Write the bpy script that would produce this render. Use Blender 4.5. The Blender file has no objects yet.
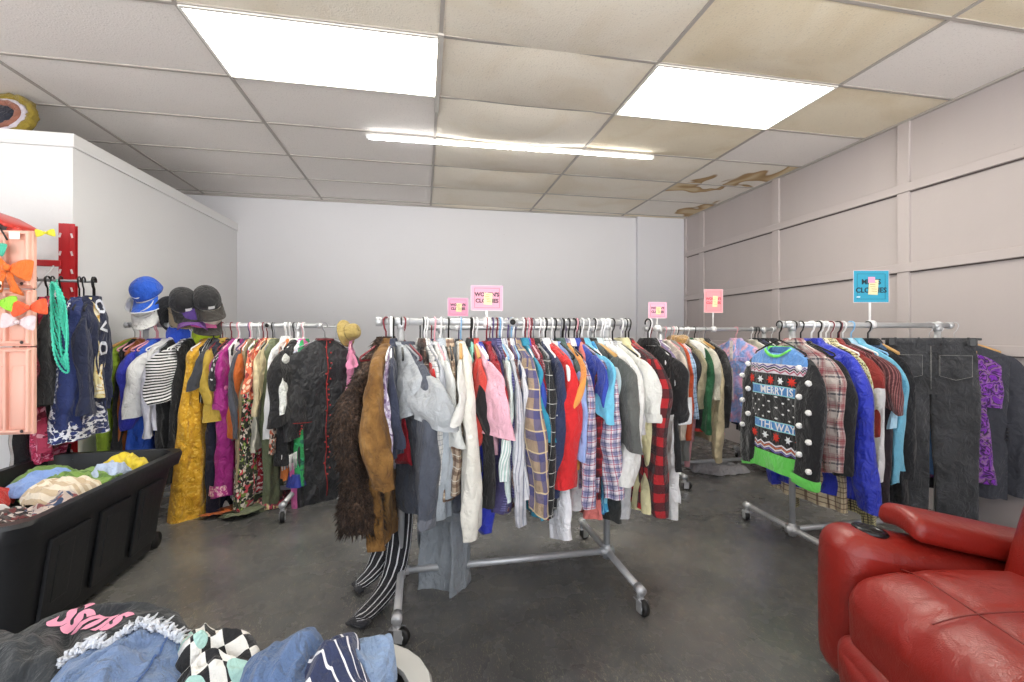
import bpy, bmesh, math, random
from math import sin, cos, pi, radians, sqrt
from mathutils import Vector, Matrix, Euler, noise
C = bpy.context.scene.collection
R = random.Random(7)
# ------------------------------------------------------------------ camera facts
YAW = radians(11.04); F = 456.0; HOR = 335.0; H = 1.2
CY, SY = cos(YAW), sin(YAW)
def ray(u):
    k = (u-512)/F
    return SY+CY*k, CY-SY*k            # world X, Y per unit of distance
def bx(u, Y):                           # world X seen at column u on the plane Y
    a, b = ray(u); return a*Y/b
def dist(X, Y): return Y*CY+X*SY
# ------------------------------------------------------------------ materials
def lin(h):
    h = h.lstrip('#'); o = []
    for i in (0, 2, 4):
        c = int(h[i:i+2], 16)/255
        o.append(c/12.92 if c <= .04045 else ((c+.055)/1.055)**2.4)
    return (o[0], o[1], o[2], 1)
MC = {}
class NT:
    def __init__(s, name):
        s.m = bpy.data.materials.new(name); s.m.use_nodes = True
        s.t = s.m.node_tree; s.n = s.t.nodes; s.b = s.n['Principled BSDF']
    def new(s, k, **kw):
        x = s.n.new(k)
        for a, v in kw.items(): setattr(x, a, v)
        return x
    def ln(s, a, b): s.t.links.new(a, b)
    def math(s, op, a, b=None, c=None):
        x = s.new('ShaderNodeMath', operation=op)
        for i, v in enumerate((a, b, c)):
            if v is None: continue
            if isinstance(v, (int, float)): x.inputs[i].default_value = v
            else: s.ln(v, x.inputs[i])
        return x.outputs[0]
    def mix(s, f, a, b):
        x = s.new('ShaderNodeMix', data_type='RGBA')
        for k, v in ((0, f), (6, a), (7, b)):
            if isinstance(v, (int, float)): x.inputs[k].default_value = v
            elif isinstance(v, tuple): x.inputs[k].default_value = v
            else: s.ln(v, x.inputs[k])
        return x.outputs[2]
    def noise(s, vec, scale, detail=3, dist=0, rough=.5):
        x = s.new('ShaderNodeTexNoise'); x.inputs['Scale'].default_value = scale
        x.inputs['Detail'].default_value = detail; x.inputs['Distortion'].default_value = dist
        x.inputs['Roughness'].default_value = rough
        if vec is not None: s.ln(vec, x.inputs['Vector'])
        return x.outputs['Fac']
    def ramp(s, f, stops, interp='LINEAR'):
        x = s.new('ShaderNodeValToRGB'); r = x.color_ramp; r.interpolation = interp
        while len(r.elements) < len(stops): r.elements.new(.5)
        for e, (p, c) in zip(r.elements, stops):
            e.position = p; e.color = lin(c) if isinstance(c, str) else c
        s.ln(f, x.inputs[0]); return x.outputs[0]
    def col(s, v):
        if isinstance(v, tuple): s.b.inputs['Base Color'].default_value = v
        else: s.ln(v, s.b.inputs['Base Color'])
    def bump(s, h, strength=.3, dist=.01):
        x = s.new('ShaderNodeBump'); x.inputs['Strength'].default_value = strength
        x.inputs['Distance'].default_value = dist; s.ln(h, x.inputs['Height'])
        s.ln(x.outputs[0], s.b.inputs['Normal'])
    def set(s, **kw):
        for k, v in kw.items(): s.b.inputs[k.replace('_', ' ')].default_value = v
def cached(f):
    def g(*a, **k):
        key = (f.__name__, repr(a), repr(k))
        if key not in MC: MC[key] = f(*a, **k)
        return MC[key]
    return g
def _cloth(t, colour, rough=.85, wr=.35, sheen=.15):
    t.col(colour); t.set(Roughness=rough, Sheen_Weight=sheen)
    tc = t.new('ShaderNodeTexCoord')
    mp = t.new('ShaderNodeMapping'); mp.inputs['Scale'].default_value = (1, 1, .7); t.ln(tc.outputs['Object'], mp.inputs[0])
    w = t.noise(mp.outputs[0], 8, 2, .5, .5)
    f = t.noise(tc.outputs['Object'], 240, 2)
    w2 = t.noise(mp.outputs[0], 24, 3, 1.0, .55)
    h = t.math('ADD', t.math('ADD', t.math('MULTIPLY', w, 1.0), t.math('MULTIPLY', w2, .45)), t.math('MULTIPLY', f, .05))
    t.bump(h, min(.95, wr*2.1), .06)
    return t.m
def UV(t):
    tc = t.new('ShaderNodeTexCoord'); sp = t.new('ShaderNodeSeparateXYZ')
    t.ln(tc.outputs['UV'], sp.inputs[0]); return tc.outputs['UV'], sp.outputs[0], sp.outputs[1]
@cached
def solid(c, rough=.85, wr=.35, sheen=.15):
    t = NT('cloth'); tc = t.new('ShaderNodeTexCoord')
    n = t.noise(tc.outputs['Object'], 30, 2)
    a = lin(c); d = tuple(x*.82 for x in a[:3])+(1,)
    return _cloth(t, t.mix(n, d, tuple(min(1, x*1.1) for x in a[:3])+(1,)), rough, wr, sheen)
@cached
def plaid(base, bands, wr=.35):
    # bands: (colour, axis 0/1, period, offset, width, alpha)
    t = NT('plaid'); uv, u, v = UV(t); c = lin(base)
    for col, ax, per, off, wid, al in bands:
        x = t.math('FRACT', t.math('ADD', t.math('DIVIDE', (u, v)[ax], per), off+10))
        m = t.math('MULTIPLY', t.math('LESS_THAN', x, wid), al)
        c = t.mix(m, c, lin(col))
    return _cloth(t, c, .85, wr)
def tartan(base, c1, c2=None, c3=None, per=.11):
    per *= .8
    b = [(c1, 0, per, 0, .42, .55), (c1, 1, per, 0, .42, .55)]
    if c2: b += [(c2, 0, per, .2, .1, .75), (c2, 1, per, .2, .1, .75)]
    if c3: b += [(c3, 0, per, .7, .1, .7), (c3, 1, per, .7, .1, .7), (c3, 0, per, .55, .04, .6), (c3, 1, per, .55, .04, .6)]
    b += [(base, 0, per, .31, .05, .6), (base, 1, per, .31, .05, .6), (c1, 0, per, .86, .05, .6), (c1, 1, per, .86, .05, .6)]
    return plaid(base, tuple(b))
def grid(base, line, per=.03, w=.12, al=.8):
    return plaid(base, ((line, 0, per, 0, w, al), (line, 1, per, 0, w, al)))
def stripe(base, line, per=.03, w=.5, ax=1, al=1):
    return plaid(base, ((line, ax, per, 0, w, al),))
@cached
def floral(bg, cols, scale=22, thr=.42, wr=.35):
    t = NT('print'); uv, u, v = UV(t)
    c = lin(bg)
    n = t.new('ShaderNodeTexNoise'); n.inputs['Scale'].default_value = scale*1.5
    t.ln(uv, n.inputs['Vector'])
    vm = t.new('ShaderNodeVectorMath', operation='MULTIPLY_ADD')
    t.ln(n.outputs['Color'], vm.inputs[0]); vm.inputs[1].default_value = (.025,)*3; t.ln(uv, vm.inputs[2])
    for i, col in enumerate(cols):
        vo = t.new('ShaderNodeTexVoronoi'); vo.inputs['Scale'].default_value = scale*(1+.23*i)
        ad = t.new('ShaderNodeVectorMath', operation='ADD'); t.ln(vm.outputs[0], ad.inputs[0])
        ad.inputs[1].default_value = (i*.37, i*.71, 0); t.ln(ad.outputs[0], vo.inputs['Vector'])
        c = t.mix(t.math('LESS_THAN', vo.outputs['Distance'], thr), c, lin(col))
    return _cloth(t, c, .8, wr)
@cached
def tiedye(cols, scale=6, dist=1.5):
    t = NT('dyed_cloth'); tc = t.new('ShaderNodeTexCoord')
    n = t.noise(tc.outputs['Object'], scale, 3, dist)
    k = len(cols)
    return _cloth(t, t.ramp(n, [(.3+.4*i/(k-1), c) for i, c in enumerate(cols)]), .85)
@cached
def checker(a, b, per=.05):
    t = NT('checked_cloth'); uv, u, v = UV(t)
    k = t.new('ShaderNodeTexChecker'); k.inputs['Scale'].default_value = 1/per; k.inputs['Color1'].default_value = lin(a); k.inputs['Color2'].default_value = lin(b)
    t.ln(uv, k.inputs['Vector']); vo = t.new('ShaderNodeTexVoronoi'); vo.inputs['Scale'].default_value = 9; t.ln(uv, vo.inputs['Vector'])
    c = t.mix(t.math('LESS_THAN', vo.outputs['Distance'], .42), k.outputs[0], lin('a9d0c8'))
    c = t.mix(t.math('LESS_THAN', vo.outputs['Distance'], .3), c, lin('d8c25a')); return _cloth(t, c, .8)
@cached
def denim(c, dark=None):
    t = NT('denim'); tc = t.new('ShaderNodeTexCoord')
    n = t.noise(tc.outputs['Object'], 7, 4, .3); f = t.noise(tc.outputs['Object'], 350, 1)
    a = lin(c); d = lin(dark) if dark else tuple(x*.5 for x in a[:3])+(1,)
    c1 = t.ramp(n, [(.3, d), (.68, a)])
    c2 = t.mix(t.math('MULTIPLY', f, .35), c1, tuple(min(1, x*1.6+.03) for x in a[:3])+(1,))
    return _cloth(t, c2, .9, .5)
@cached
def fur():
    t = NT('fur'); tc = t.new('ShaderNodeTexCoord')
    n = t.noise(tc.outputs['Object'], 85, 4, .3, .7)
    n2 = t.noise(tc.outputs['Object'], 14, 3, .3)
    c = t.ramp(n, [(.3, '1a100c'), (.48, '46301f'), (.6, '785a46'), (.76, 'a8917f')])
    c = t.mix(t.math('MULTIPLY', t.math('GREATER_THAN', n2, .55), .45), c, lin('2a1d1c'))
    t.col(c); t.set(Roughness=.7, Sheen_Weight=.05); t.bump(n, .9, .03); return t.m
@cached
def suede():
    t = NT('suede'); tc = t.new('ShaderNodeTexCoord')
    n = t.noise(tc.outputs['Object'], 14, 4, .4)
    return _cloth(t, t.ramp(n, [(.3, '5e3f1c'), (.55, '86602f'), (.75, 'a57e4a')]), .95, .45, .05)
@cached
def flat(c, rough=.5, metal=0, coat=0, emit=0, spec=.5):
    t = NT('paint'); t.col(lin(c)); t.set(Roughness=rough, Metallic=metal, Coat_Weight=coat, Specular_IOR_Level=spec)
    if emit: t.set(Emission_Strength=emit); t.b.inputs['Emission Color'].default_value = lin(c)
    return t.m
@cached
def metal(c='b9bcc0', rough=.38):
    t = NT('galvanised_steel'); tc = t.new('ShaderNodeTexCoord')
    n = t.noise(tc.outputs['Object'], 25, 3)
    a = lin(c); t.col(t.mix(n, tuple(x*.8 for x in a[:3])+(1,), a)); t.set(Roughness=rough, Metallic=.5); return t.m
@cached
def leather(c):
    t = NT('leather'); tc = t.new('ShaderNodeTexCoord')
    n = t.noise(tc.outputs['Object'], 5, 3, .5)
    a = lin(c); t.col(t.mix(n, tuple(x*.75 for x in a[:3])+(1,), tuple(min(1, x*1.15) for x in a[:3])+(1,)))
    t.set(Roughness=.36, Coat_Weight=.12, Coat_Roughness=.3)
    v = t.new('ShaderNodeTexVoronoi'); v.inputs['Scale'].default_value = 260; t.ln(tc.outputs['Object'], v.inputs['Vector'])
    w = t.noise(tc.outputs['Object'], 11, 3, 1.2)
    t.bump(t.math('ADD', t.math('MULTIPLY', v.outputs['Distance'], .05), t.math('MULTIPLY', w, .5)), .35, .03); return t.m
# ------------------------------------------------------------------ mesh helpers
class MB:
    def __init__(s): s.v = []; s.f = []; s.uv = {}; s.mi = {}
    def add(s, vs, fs, uvs=None, m=0):
        o = len(s.v); s.v += [tuple(p) for p in vs]
        for i, f in enumerate(fs):
            s.f.append(tuple(o+k for k in f)); s.mi[len(s.f)-1] = m
            if uvs: s.uv[len(s.f)-1] = uvs[i]
        return s
    def box(s, c, d, m=0, rot=None):
        x, y, z = (k/2 for k in d)
        vs = [Vector((a*x, b*y, e*z)) for a in (-1, 1) for b in (-1, 1) for e in (-1, 1)]
        if rot: vs = [rot @ v for v in vs]
        vs = [v+Vector(c) for v in vs]
        return s.add(vs, [(0, 1, 3, 2), (4, 6, 7, 5), (0, 4, 5, 1), (2, 3, 7, 6), (0, 2, 6, 4), (1, 5, 7, 3)], None, m)
    def tube(s, pts, r, n=8, m=0, closed=False, cap=True):
        pts = [Vector(p) for p in pts]; k = len(pts); rr = r if isinstance(r, (list, tuple)) else [r]*k
        up = None; vs = []
        for i, p in enumerate(pts):
            a = pts[(i-1) % k] if (closed or i) else p; b = pts[(i+1) % k] if (closed or i < k-1) else p
            t = (b-a).normalized() if (b-a).length > 1e-9 else Vector((0, 0, 1))
            if up is None:
                up = Vector((0, 0, 1)) if abs(t.z) < .9 else Vector((1, 0, 0))
            sd = t.cross(up).normalized(); up = sd.cross(t).normalized()
            for j in range(n):
                an = 2*pi*j/n; vs.append(p+(sd*cos(an)+up*sin(an))*rr[i])
        fs = []
        for i in range(k if closed else k-1):
            for j in range(n):
                a = i*n+j; b = i*n+(j+1) % n; c = ((i+1) % k)*n+(j+1) % n; d = ((i+1) % k)*n+j
                fs.append((a, b, c, d))
        if cap and not closed: fs += [tuple(range(n))[::-1], tuple(range((k-1)*n, k*n))]
        return s.add(vs, fs, None, m)
    def lathe(s, prof, c=(0, 0, 0), n=20, rot=None, m=0):
        vs = []; k = len(prof)
        for r, z in prof:
            for j in range(n):
                v = Vector((r*cos(2*pi*j/n), r*sin(2*pi*j/n), z))
                if rot: v = rot @ v
                vs.append(v+Vector(c))
        fs = [(i*n+j, i*n+(j+1) % n, (i+1)*n+(j+1) % n, (i+1)*n+j) for i in range(k-1) for j in range(n)]
        fs += [tuple(range(n))[::-1], tuple(range((k-1)*n, k*n))]
        return s.add(vs, fs, None, m)
    def sphere(s, c, r, n=10, m=0, sc=(1, 1, 1)):
        vs = []; 
        for i in range(n+1):
            a = pi*i/n
            for j in range(2*n):
                b = pi*j/n; vs.append((c[0]+r*sc[0]*sin(a)*cos(b), c[1]+r*sc[1]*sin(a)*sin(b), c[2]-r*sc[2]*cos(a)))
        k = 2*n
        return s.add(vs, [(i*k+j, i*k+(j+1) % k, (i+1)*k+(j+1) % k, (i+1)*k+j) for i in range(n) for j in range(k)], None, m)
    def loft(s, loops, U=None, m=0, cap0=False, cap1=False, Vs=None):
        n = len(loops[0]); k = len(loops); vs = [p for l in loops for p in l]; fs = []; uv = []
        U = U or 1.0
        Vs = Vs or [l[0][2] for l in loops]
        for i in range(k-1):
            for j in range(n):
                fs.append((i*n+j, i*n+(j+1) % n, (i+1)*n+(j+1) % n, (i+1)*n+j))
                a, b = U*j/n, U*(j+1)/n
                uv.append(((a, Vs[i]), (b, Vs[i]), (b, Vs[i+1]), (a, Vs[i+1])))
        if cap0: fs.append(tuple(range(n))[::-1]); uv.append(tuple((U*j/n, Vs[0]) for j in range(n))[::-1])
        if cap1: fs.append(tuple(range((k-1)*n, k*n))); uv.append(tuple((U*j/n, Vs[-1]) for j in range(n)))
        return s.add(vs, fs, uv, m)
    def mesh(s, name, mats, smooth=True):
        me = bpy.data.meshes.new(name); me.from_pydata(s.v, [], s.f)
        if s.uv:
            l = me.uv_layers.new(name='UVMap')
            for p in me.polygons:
                if p.index in s.uv:
                    for q, li in enumerate(p.loop_indices): l.data[li].uv = s.uv[p.index][q]
        for m in (mats if isinstance(mats, (list, tuple)) else [mats]): me.materials.append(m)
        for p in me.polygons: p.use_smooth = smooth; p.material_index = s.mi.get(p.index, 0)
        bm = bmesh.new(); bm.from_mesh(me); bmesh.ops.recalc_face_normals(bm, faces=bm.faces); bm.to_mesh(me); bm.free()
        me.update(); return me
    def obj(s, name, mats, parent=None, smooth=True, **kw):
        o = bpy.data.objects.new(name, s.mesh(name, mats, smooth)); return link(o, parent, **kw)
def link(o, parent=None, label=None, cat=None, group=None, kind=None, loc=None, rot=None):
    C.objects.link(o)
    if parent is not None: o.parent = parent
    if label: o['label'] = label
    if cat: o['category'] = cat
    if group: o['group'] = group
    if kind: o['kind'] = kind
    if loc is not None: o.location = loc
    if rot is not None: o.rotation_euler = rot
    return o
def empty(name, loc, rot=(0, 0, 0), label=None, cat=None, group=None):
    o = bpy.data.objects.new(name, None); o.empty_display_size = .05
    return link(o, None, label, cat, group, None, loc, rot)
def struct(mb, name, mat, smooth=False): return mb.obj(name, mat, None, smooth, kind='structure')
def bev(o, w=.005, seg=2, ang=35):
    m = o.modifiers.new('bevel', 'BEVEL'); m.width = w; m.segments = seg; m.limit_method = 'ANGLE'; m.angle_limit = radians(ang); return o
def subd(o, l=1):
    m = o.modifiers.new('sub', 'SUBSURF'); m.levels = l; m.render_levels = l; return o
def edgesplit(o, a=40):
    for p in o.data.polygons: p.use_smooth = True
    bm = bmesh.new(); bm.from_mesh(o.data)
    for e in bm.edges:
        if len(e.link_faces) == 2 and e.calc_face_angle(0) > radians(a): e.smooth = False
    bm.to_mesh(o.data); bm.free(); return o
DG = None
def text_mesh(body, size, ext=.0006, align='CENTER', bold=0, shear=0, space=1):
    cu = bpy.data.curves.new('lettering', 'FONT'); cu.body = body; cu.size = size; cu.extrude = ext
    cu.align_x = align; cu.align_y = 'CENTER'; cu.offset = bold; cu.shear = shear; cu.space_character = space; cu.resolution_u = 3
    o = bpy.data.objects.new('lettering', cu); C.objects.link(o)
    bpy.context.view_layer.update()
    me = bpy.data.meshes.new_from_object(o.evaluated_get(bpy.context.evaluated_depsgraph_get()))
    bpy.data.objects.remove(o); return me
def frame(origin, right, up):
    r = Vector(right).normalized(); u = Vector(up).normalized(); n = r.cross(u)
    return Matrix(((r.x, u.x, n.x, origin[0]), (r.y, u.y, n.y, origin[1]), (r.z, u.z, n.z, origin[2]), (0, 0, 0, 1)))
def put_text(body, size, mat, parent, origin, right, up, name='lettering', **kw):
    me = text_mesh(body, size, **kw); me.transform(frame(origin, right, up)); me.materials.clear(); me.materials.append(mat)
    return link(bpy.data.objects.new(name, me), parent)
# ------------------------------------------------------------------ garments
def se(a, e):
    c = cos(a); s = sin(a)
    return math.copysign(abs(c)**.75, c), math.copysign(abs(s)**e, s)
def loop(z, cx, cy, hw, ht, n=28, e=.6, amp=0, k=2.2, ph=0, rz=0, dz=0):
    o = []
    for j in range(n):
        a = 2*pi*(j+.5)/n+pi/2; x, y = se(a, e)
        X = x*hw; Y = y*ht+amp*sin(2*pi*k*x*.5+ph)*(1 if y > 0 else .8)+amp*.5*sin(2*pi*k*1.7*x*.5+ph*2.3+(0 if y > 0 else 1.3))
        if rz: X, Y = X*cos(rz)-Y*sin(rz), X*sin(rz)+Y*cos(rz)
        o.append((cx+X, cy+Y, z+dz*x*x))
    return o
ZN = -.094
KIND = dict(
    shirt=dict(W=.205, L=.74, sl=.56, sw=.07, sc=.047, th=.022, hem=.225, collar='fold'),
    t_shirt=dict(W=.205, L=.66, sl=.2, sw=.085, sc=.082, th=.02, hem=.22, collar='band'),
    tank_top=dict(W=.15, L=.6, sl=0, th=.016, hem=.2, collar='none'),
    blouse=dict(W=.195, L=.62, sl=.5, sw=.075, sc=.06, th=.02, hem=.22, collar='band'),
    sweater=dict(W=.215, L=.68, sl=.58, sw=.085, sc=.05, th=.028, hem=.22, collar='band'),
    cardigan=dict(W=.205, L=.76, sl=.6, sw=.078, sc=.055, th=.024, hem=.22, collar='none'),
    jacket=dict(W=.22, L=.68, sl=.6, sw=.09, sc=.06, th=.032, hem=.23, collar='fold'),
    coat=dict(W=.22, L=.92, sl=.62, sw=.095, sc=.07, th=.036, hem=.26, collar='fold'),
    dress=dict(W=.175, L=1.02, sl=0, sw=.07, sc=.06, th=.022, hem=.25, collar='none'),
    hoodie=dict(W=.215, L=.7, sl=.6, sw=.085, sc=.055, th=.034, hem=.21, collar='hood'),
    skirt=dict(W=.15, L=.6, sl=0, th=.025, hem=.24, collar='none'),
)
def drape_noise(lp, p, rg, side=0):
    sv = Vector((rg.uniform(0, 90), rg.uniform(0, 90), rg.uniform(0, 90))); A = p.get('wrinkle', 1.0); zt = lp[0][0][2]; zb = lp[-1][0][2]; o = []
    for l in lp:
        q = []
        for x, y, z in l:
            t = min(1, max(0, (zt-z)/max(.05, zt-zb))); k = A*min(1, t*6)
            d1 = noise.noise_vector(Vector((x*7, y*5, z*2.0))+sv); d2 = noise.noise_vector(Vector((x*30, y*16, z*6))+sv); d3 = noise.noise(Vector((x*11+z*9, y*7, z*13-x*6))+sv)
            q.append((x+k*(.009*d1.x+.004*d2.x), y+k*((.006+.014*t)*d1.y+(.011+.007*t)*d2.y+.012*d3), z+k*(.006*d1.z+.012*t*d2.z)))
        o.append(q)
    return o
def body_mb(p, rg, n=36, fold=.011, detail=22, e=.6, train=0):
    W, L, th, hem = p['W'], p['L'], p['th'], p['hem']; sl = p['sl']
    ph = rg.uniform(0, 6); k = rg.uniform(2.2, 4.6); tw = rg.uniform(-.3, .3)*p.get('tw', 1); sw = rg.uniform(-.015, .015)
    lp = []; nk = p.get('nk', .05 if sl else .06); sd = p.get('sd', .055); dip = p.get('dip', 0)
    for s in (0, .25, .5, .75, 1):
        l = loop(ZN-sd*s**1.1, 0, 0, nk+(W-nk)*s, th*(.5+.3*s), n, e, fold*.2*s, k, ph)
        if dip and s < .5:
            l = [(x, y, z-(abs(dip)*(1-s*2)*max(0, 1-(x/(nk+(W-nk)*s))**2) if y*dip > 0 else 0)) for x, y, z in l]
        lp.append(l)
    for i in range(1, detail+1):
        t = i/detail; z = ZN-sd-(L-sd)*t
        wv = W+(hem-W)*t**.8
        if sl == 0 and p.get('arm', 1): wv *= 1-.12*math.exp(-((t-.08)/.09)**2)
        wv *= 1-(p.get('waist', 0))*math.exp(-((t-.45)/.16)**2)
        lp.append(loop(z+.004*sin(5*t+ph), sw*t, .006*sin(4*t+ph)*t, wv, th*min(1, .8+t*1.5)*(1+.25*sin(3*t+ph)), n, e, fold*(.25+1.2*t), k, ph+1.2*t, tw*t*.6, rg.uniform(-.006, .006)*8*.2))
    if p.get('ht'):
        lp = [[(x, y, z+p['ht']*x*(i/len(lp))**2) for x, y, z in l] for i, l in enumerate(lp)]
    lp = drape_noise(lp, p, rg)
    if train:
        base = lp[-1]; zf = -p.get('zf', 1.262)+.012
        for q in range(1, 9):
            f = q/8; g = min(1, f*2.2)
            cy0 = sum(y for x, y, z in base)/len(base)
            lp.append([(x*(1-.72*f)+train*f**1.2, cy0+(y-cy0)*(1+f*.5)+.018*sin(9*f+x*26)*f-p.get('tside', .05)*f, (z-zf)*(1-g)+zf+.01*abs(sin(x*40+q))+(.012 if y > cy0 else 0)*1) for x, y, z in base])
    return lp, ph
def sleeve_loops(p, side, rg, n=16):
    W, sl = p['W'], p['sl']; sw, sc = p['sw'], p['sc']; th = p['th']*.95; sd = p.get('sd', .055)
    lp = []; ph = rg.uniform(0, 6); dx = rg.uniform(-.03, .045)*p.get('sx', 1); dy = rg.uniform(-.03, .03)+p.get('sy', 0); cut = rg.uniform(-.35, .35)
    short = sl < .3
    z0 = ZN-sd+.012
    m = 8 if short else 18
    for i in range(m+1):
        t = i/m; z = z0-sl*t
        if t < .2: w = sw*(.35+.65*(t/.2)**.6)
        else: w = sw+(sc-sw)*((t-.2)/.8)
        cx = W-.035+.045*min(1, t/.25)**.7+dx*t+(.035*t if short else 0)
        f = .006*sin(7*t+ph)
        l = loop(z, side*cx, dy*t*t+f, w*(1+.06*sin(11*t+ph)), th*(.32+.68*min(1, t/(.7 if short else .3)))*(1+.25*sin(9*t+ph*1.7)), n, .75, .003+.006*t, 1.5, ph+2*t, .6*sin(ph)*t)
        if short: l = [(x, y, zz+.35*(abs(x)-cx)*t*-1) for x, y, zz in l]
        l = [(x, y, zz+cut*(side*x-cx)*t*t) for x, y, zz in l]
        lp.append(l)
    return drape_noise(lp, p, rg)
def front_y(o, x, z, side, x2=None):
    best = None; val = 0
    for v in o.data.vertices:
        if v.co.y*side < -.004: continue
        d = (v.co.x-x)**2+(v.co.z-z)**2*1.0
        if best is None or d < best: best = d; val = v.co.y
    ys = [v.co.y for v in o.data.vertices if v.co.y*side > 0 and (v.co.x-x)**2 < .0012 and (v.co.z-z)**2 < .0025]
    return max(ys+[val], key=lambda q: q*side)
NECK_U = None
def tilt_for(kind): return R.uniform(-.03, .03)
GAR = []
def garment(kind, loc, yaw, mat, label, cat=None, seed=1, group=None, parts=True, name=None, mats=None, **ov):
    p = dict(KIND[kind]); p.update(ov); rg = random.Random(seed); p.setdefault('sd', rg.uniform(.07, .105))
    mats = mats or {}
    root = empty(name or kind, loc, (0, 0, -pi/2+yaw), label, cat or kind.replace('_', '-').replace('-', ' '), group)
    root.rotation_euler[1] = ov.get('roll', rg.uniform(-.03, .03)*(0 if ov.get('train') else 1))
    mb = MB(); lp, ph = body_mb(p, rg, p.get('n', 36), p.get('fold', .011), p.get('detail', 22), p.get('e', .6), p.get('train', 0))
    if p.get('rag'):
        lp = [[tuple(Vector(q)+p['rag']*noise.noise_vector(Vector(q)*17)) for q in l] for l in lp]
    vs = None
    mb.loft(lp, 4*p['W'], 0, False, False)
    b = mb.obj('body', mats.get('body', mat), root); subd(b, 1); body = b
    if p['sl']:
        for s in (1, -1):
            lps = sleeve_loops(p, s, rg, 16)
            if p.get('rag'): lps = [[tuple(Vector(q)+p['rag']*noise.noise_vector(Vector(q)*19+Vector((9, 0, 0)))) for q in l] for l in lps]
            sb = MB(); sb.loft(lps, 4*p['sw'], 0, True, False)
            so = sb.obj('sleeve', mats.get('sleeve', mat), root); subd(so, 1)
            if p.get('cuff'):
                cb = MB(); a = lps[-1]; c0 = Vector((sum(q[0] for q in a)/16, sum(q[1] for q in a)/16, 0))
                def sc(l, k, dz): return [(c0.x+(x-c0.x)*k, c0.y+(y-c0.y)*k, z+dz) for x, y, z in l]
                cb.loft([sc(a, 1.05, p['cuff']*.9), sc(a, 1.12, p['cuff']*.5), sc(a, 1.06, 0), sc(a, 1.02, -.005), sc(a, .9, 0)], .3)
                subd(cb.obj('cuff', mats.get('cuff', mat), so), 1)
    cm = mats.get('collar', mat)
    if p['collar'] == 'fold':
        cb = MB(); cb.loft([loop(ZN-.012, 0, 0, .06, .018, 18), loop(ZN+.018, 0, 0, .048, .019, 18), loop(ZN+.021, 0, 0, .052, .024, 18), loop(ZN-.012, 0, 0, .078, .029, 18), loop(ZN-.022, 0, 0, .08, .028, 18)], .3)
        subd(cb.obj('collar', cm, root), 1)
    elif p['collar'] == 'band':
        cb = MB(); cb.loft([[(x*(p.get('nk', .055)/.055), y, z-(abs(p.get('dip', 0))*max(0, 1-(x/.066)**2) if y*p.get('dip', 0) > 0 else 0)) for x, y, z in l] for l in (loop(ZN-.014, 0, 0, .066, p['th']*.85+.004, 24), loop(ZN-.002, 0, 0, .064, p['th']*.85+.006, 24), loop(ZN+.006, 0, 0, .056, p['th']*.8, 24), loop(ZN-.004, 0, 0, .05, p['th']*.6, 24))], .3)
        subd(cb.obj('neckband', cm, root), 1)
    elif p['collar'] == 'hood':
        cb = MB(); cb.loft([loop(ZN+.01, 0, 0, .05, .03, 18), loop(ZN-.01, 0, -.01, .07, .04, 18), loop(ZN-.08, 0, -.03, .075, .04, 18, amp=.008), loop(ZN-.15, 0, -.035, .05, .03, 18), loop(ZN-.18, 0, -.03, .02, .015, 18)], .4)
        subd(cb.obj('hood', cm, root), 1)
    root['_front'] = 0; del root['_front']
    GAR.append((root, kind, p))
    return root, body, p
HM = {}
def hanger_mesh(kind, w=.2):
    key = (kind, round(w, 2))
    if key in HM: return HM[key]
    mb = MB()
    hook = [(.021*cos(a), 0, .0+.021*sin(a)) for a in [radians(200-18*i) for i in range(13)]]
    hook = [(x, y, z) for x, y, z in hook]+[(.012, 0, -.03), (0, 0, -.045), (0, 0, -.088)]
    if kind == 'wood':
        hk = MB().tube(hook, .0025, 6).mesh('hook', metal('c9c9cc', .3))
        lp = []
        for i in range(15):
            t = -1+2*i/14; x = w*t; z = -.084-.07*abs(t)**1.4; h = .02-.006*abs(t)
            lp.append([(x, .007, z-h), (x, .007, z), (x, -.007, z), (x, -.007, z-h)])
        mb.loft(lp, .1, 0, True, True); me = mb.mesh('clothes_hanger', flat('c79a5b', .45))
        HM[key] = (me, hk); return HM[key]
    colr = {'white': 'ececec', 'black': '151515', 'pink': 'e8a8b4', 'blue': '86b4dc', 'purple': '5a4a78', 'maroon': '7a2430', 'wire': 'b0b0b4', 'grey': '8b8d92'}[kind]
    r = .0022 if kind == 'wire' else .0045
    mb.tube(hook, r*.9, 6)
    mb.tube([(0, 0, -.086), (w*.4, 0, -.11), (w*.97, 0, -.156), (w, 0, -.166), (w*.96, 0, -.172), (0, 0, -.172), (-w*.96, 0, -.172), (-w, 0, -.166), (-w*.97, 0, -.156), (-w*.4, 0, -.11)], r, 6, 0, True)
    me = mb.mesh('clothes_hanger', flat(colr, .35) if kind != 'wire' else metal()); HM[key] = (me, None); return HM[key]
HN = [0]
def hanger(kind, loc, yaw, label, w=.19, group=None):
    me, hk = hanger_mesh(kind, w)
    o = bpy.data.objects.new('clothes_hanger', me)
    link(o, None, label, 'hanger', group, None, loc, (0, 0, -pi/2+yaw))
    if hk: link(bpy.data.objects.new('hook', hk), o)
    return o
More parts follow.
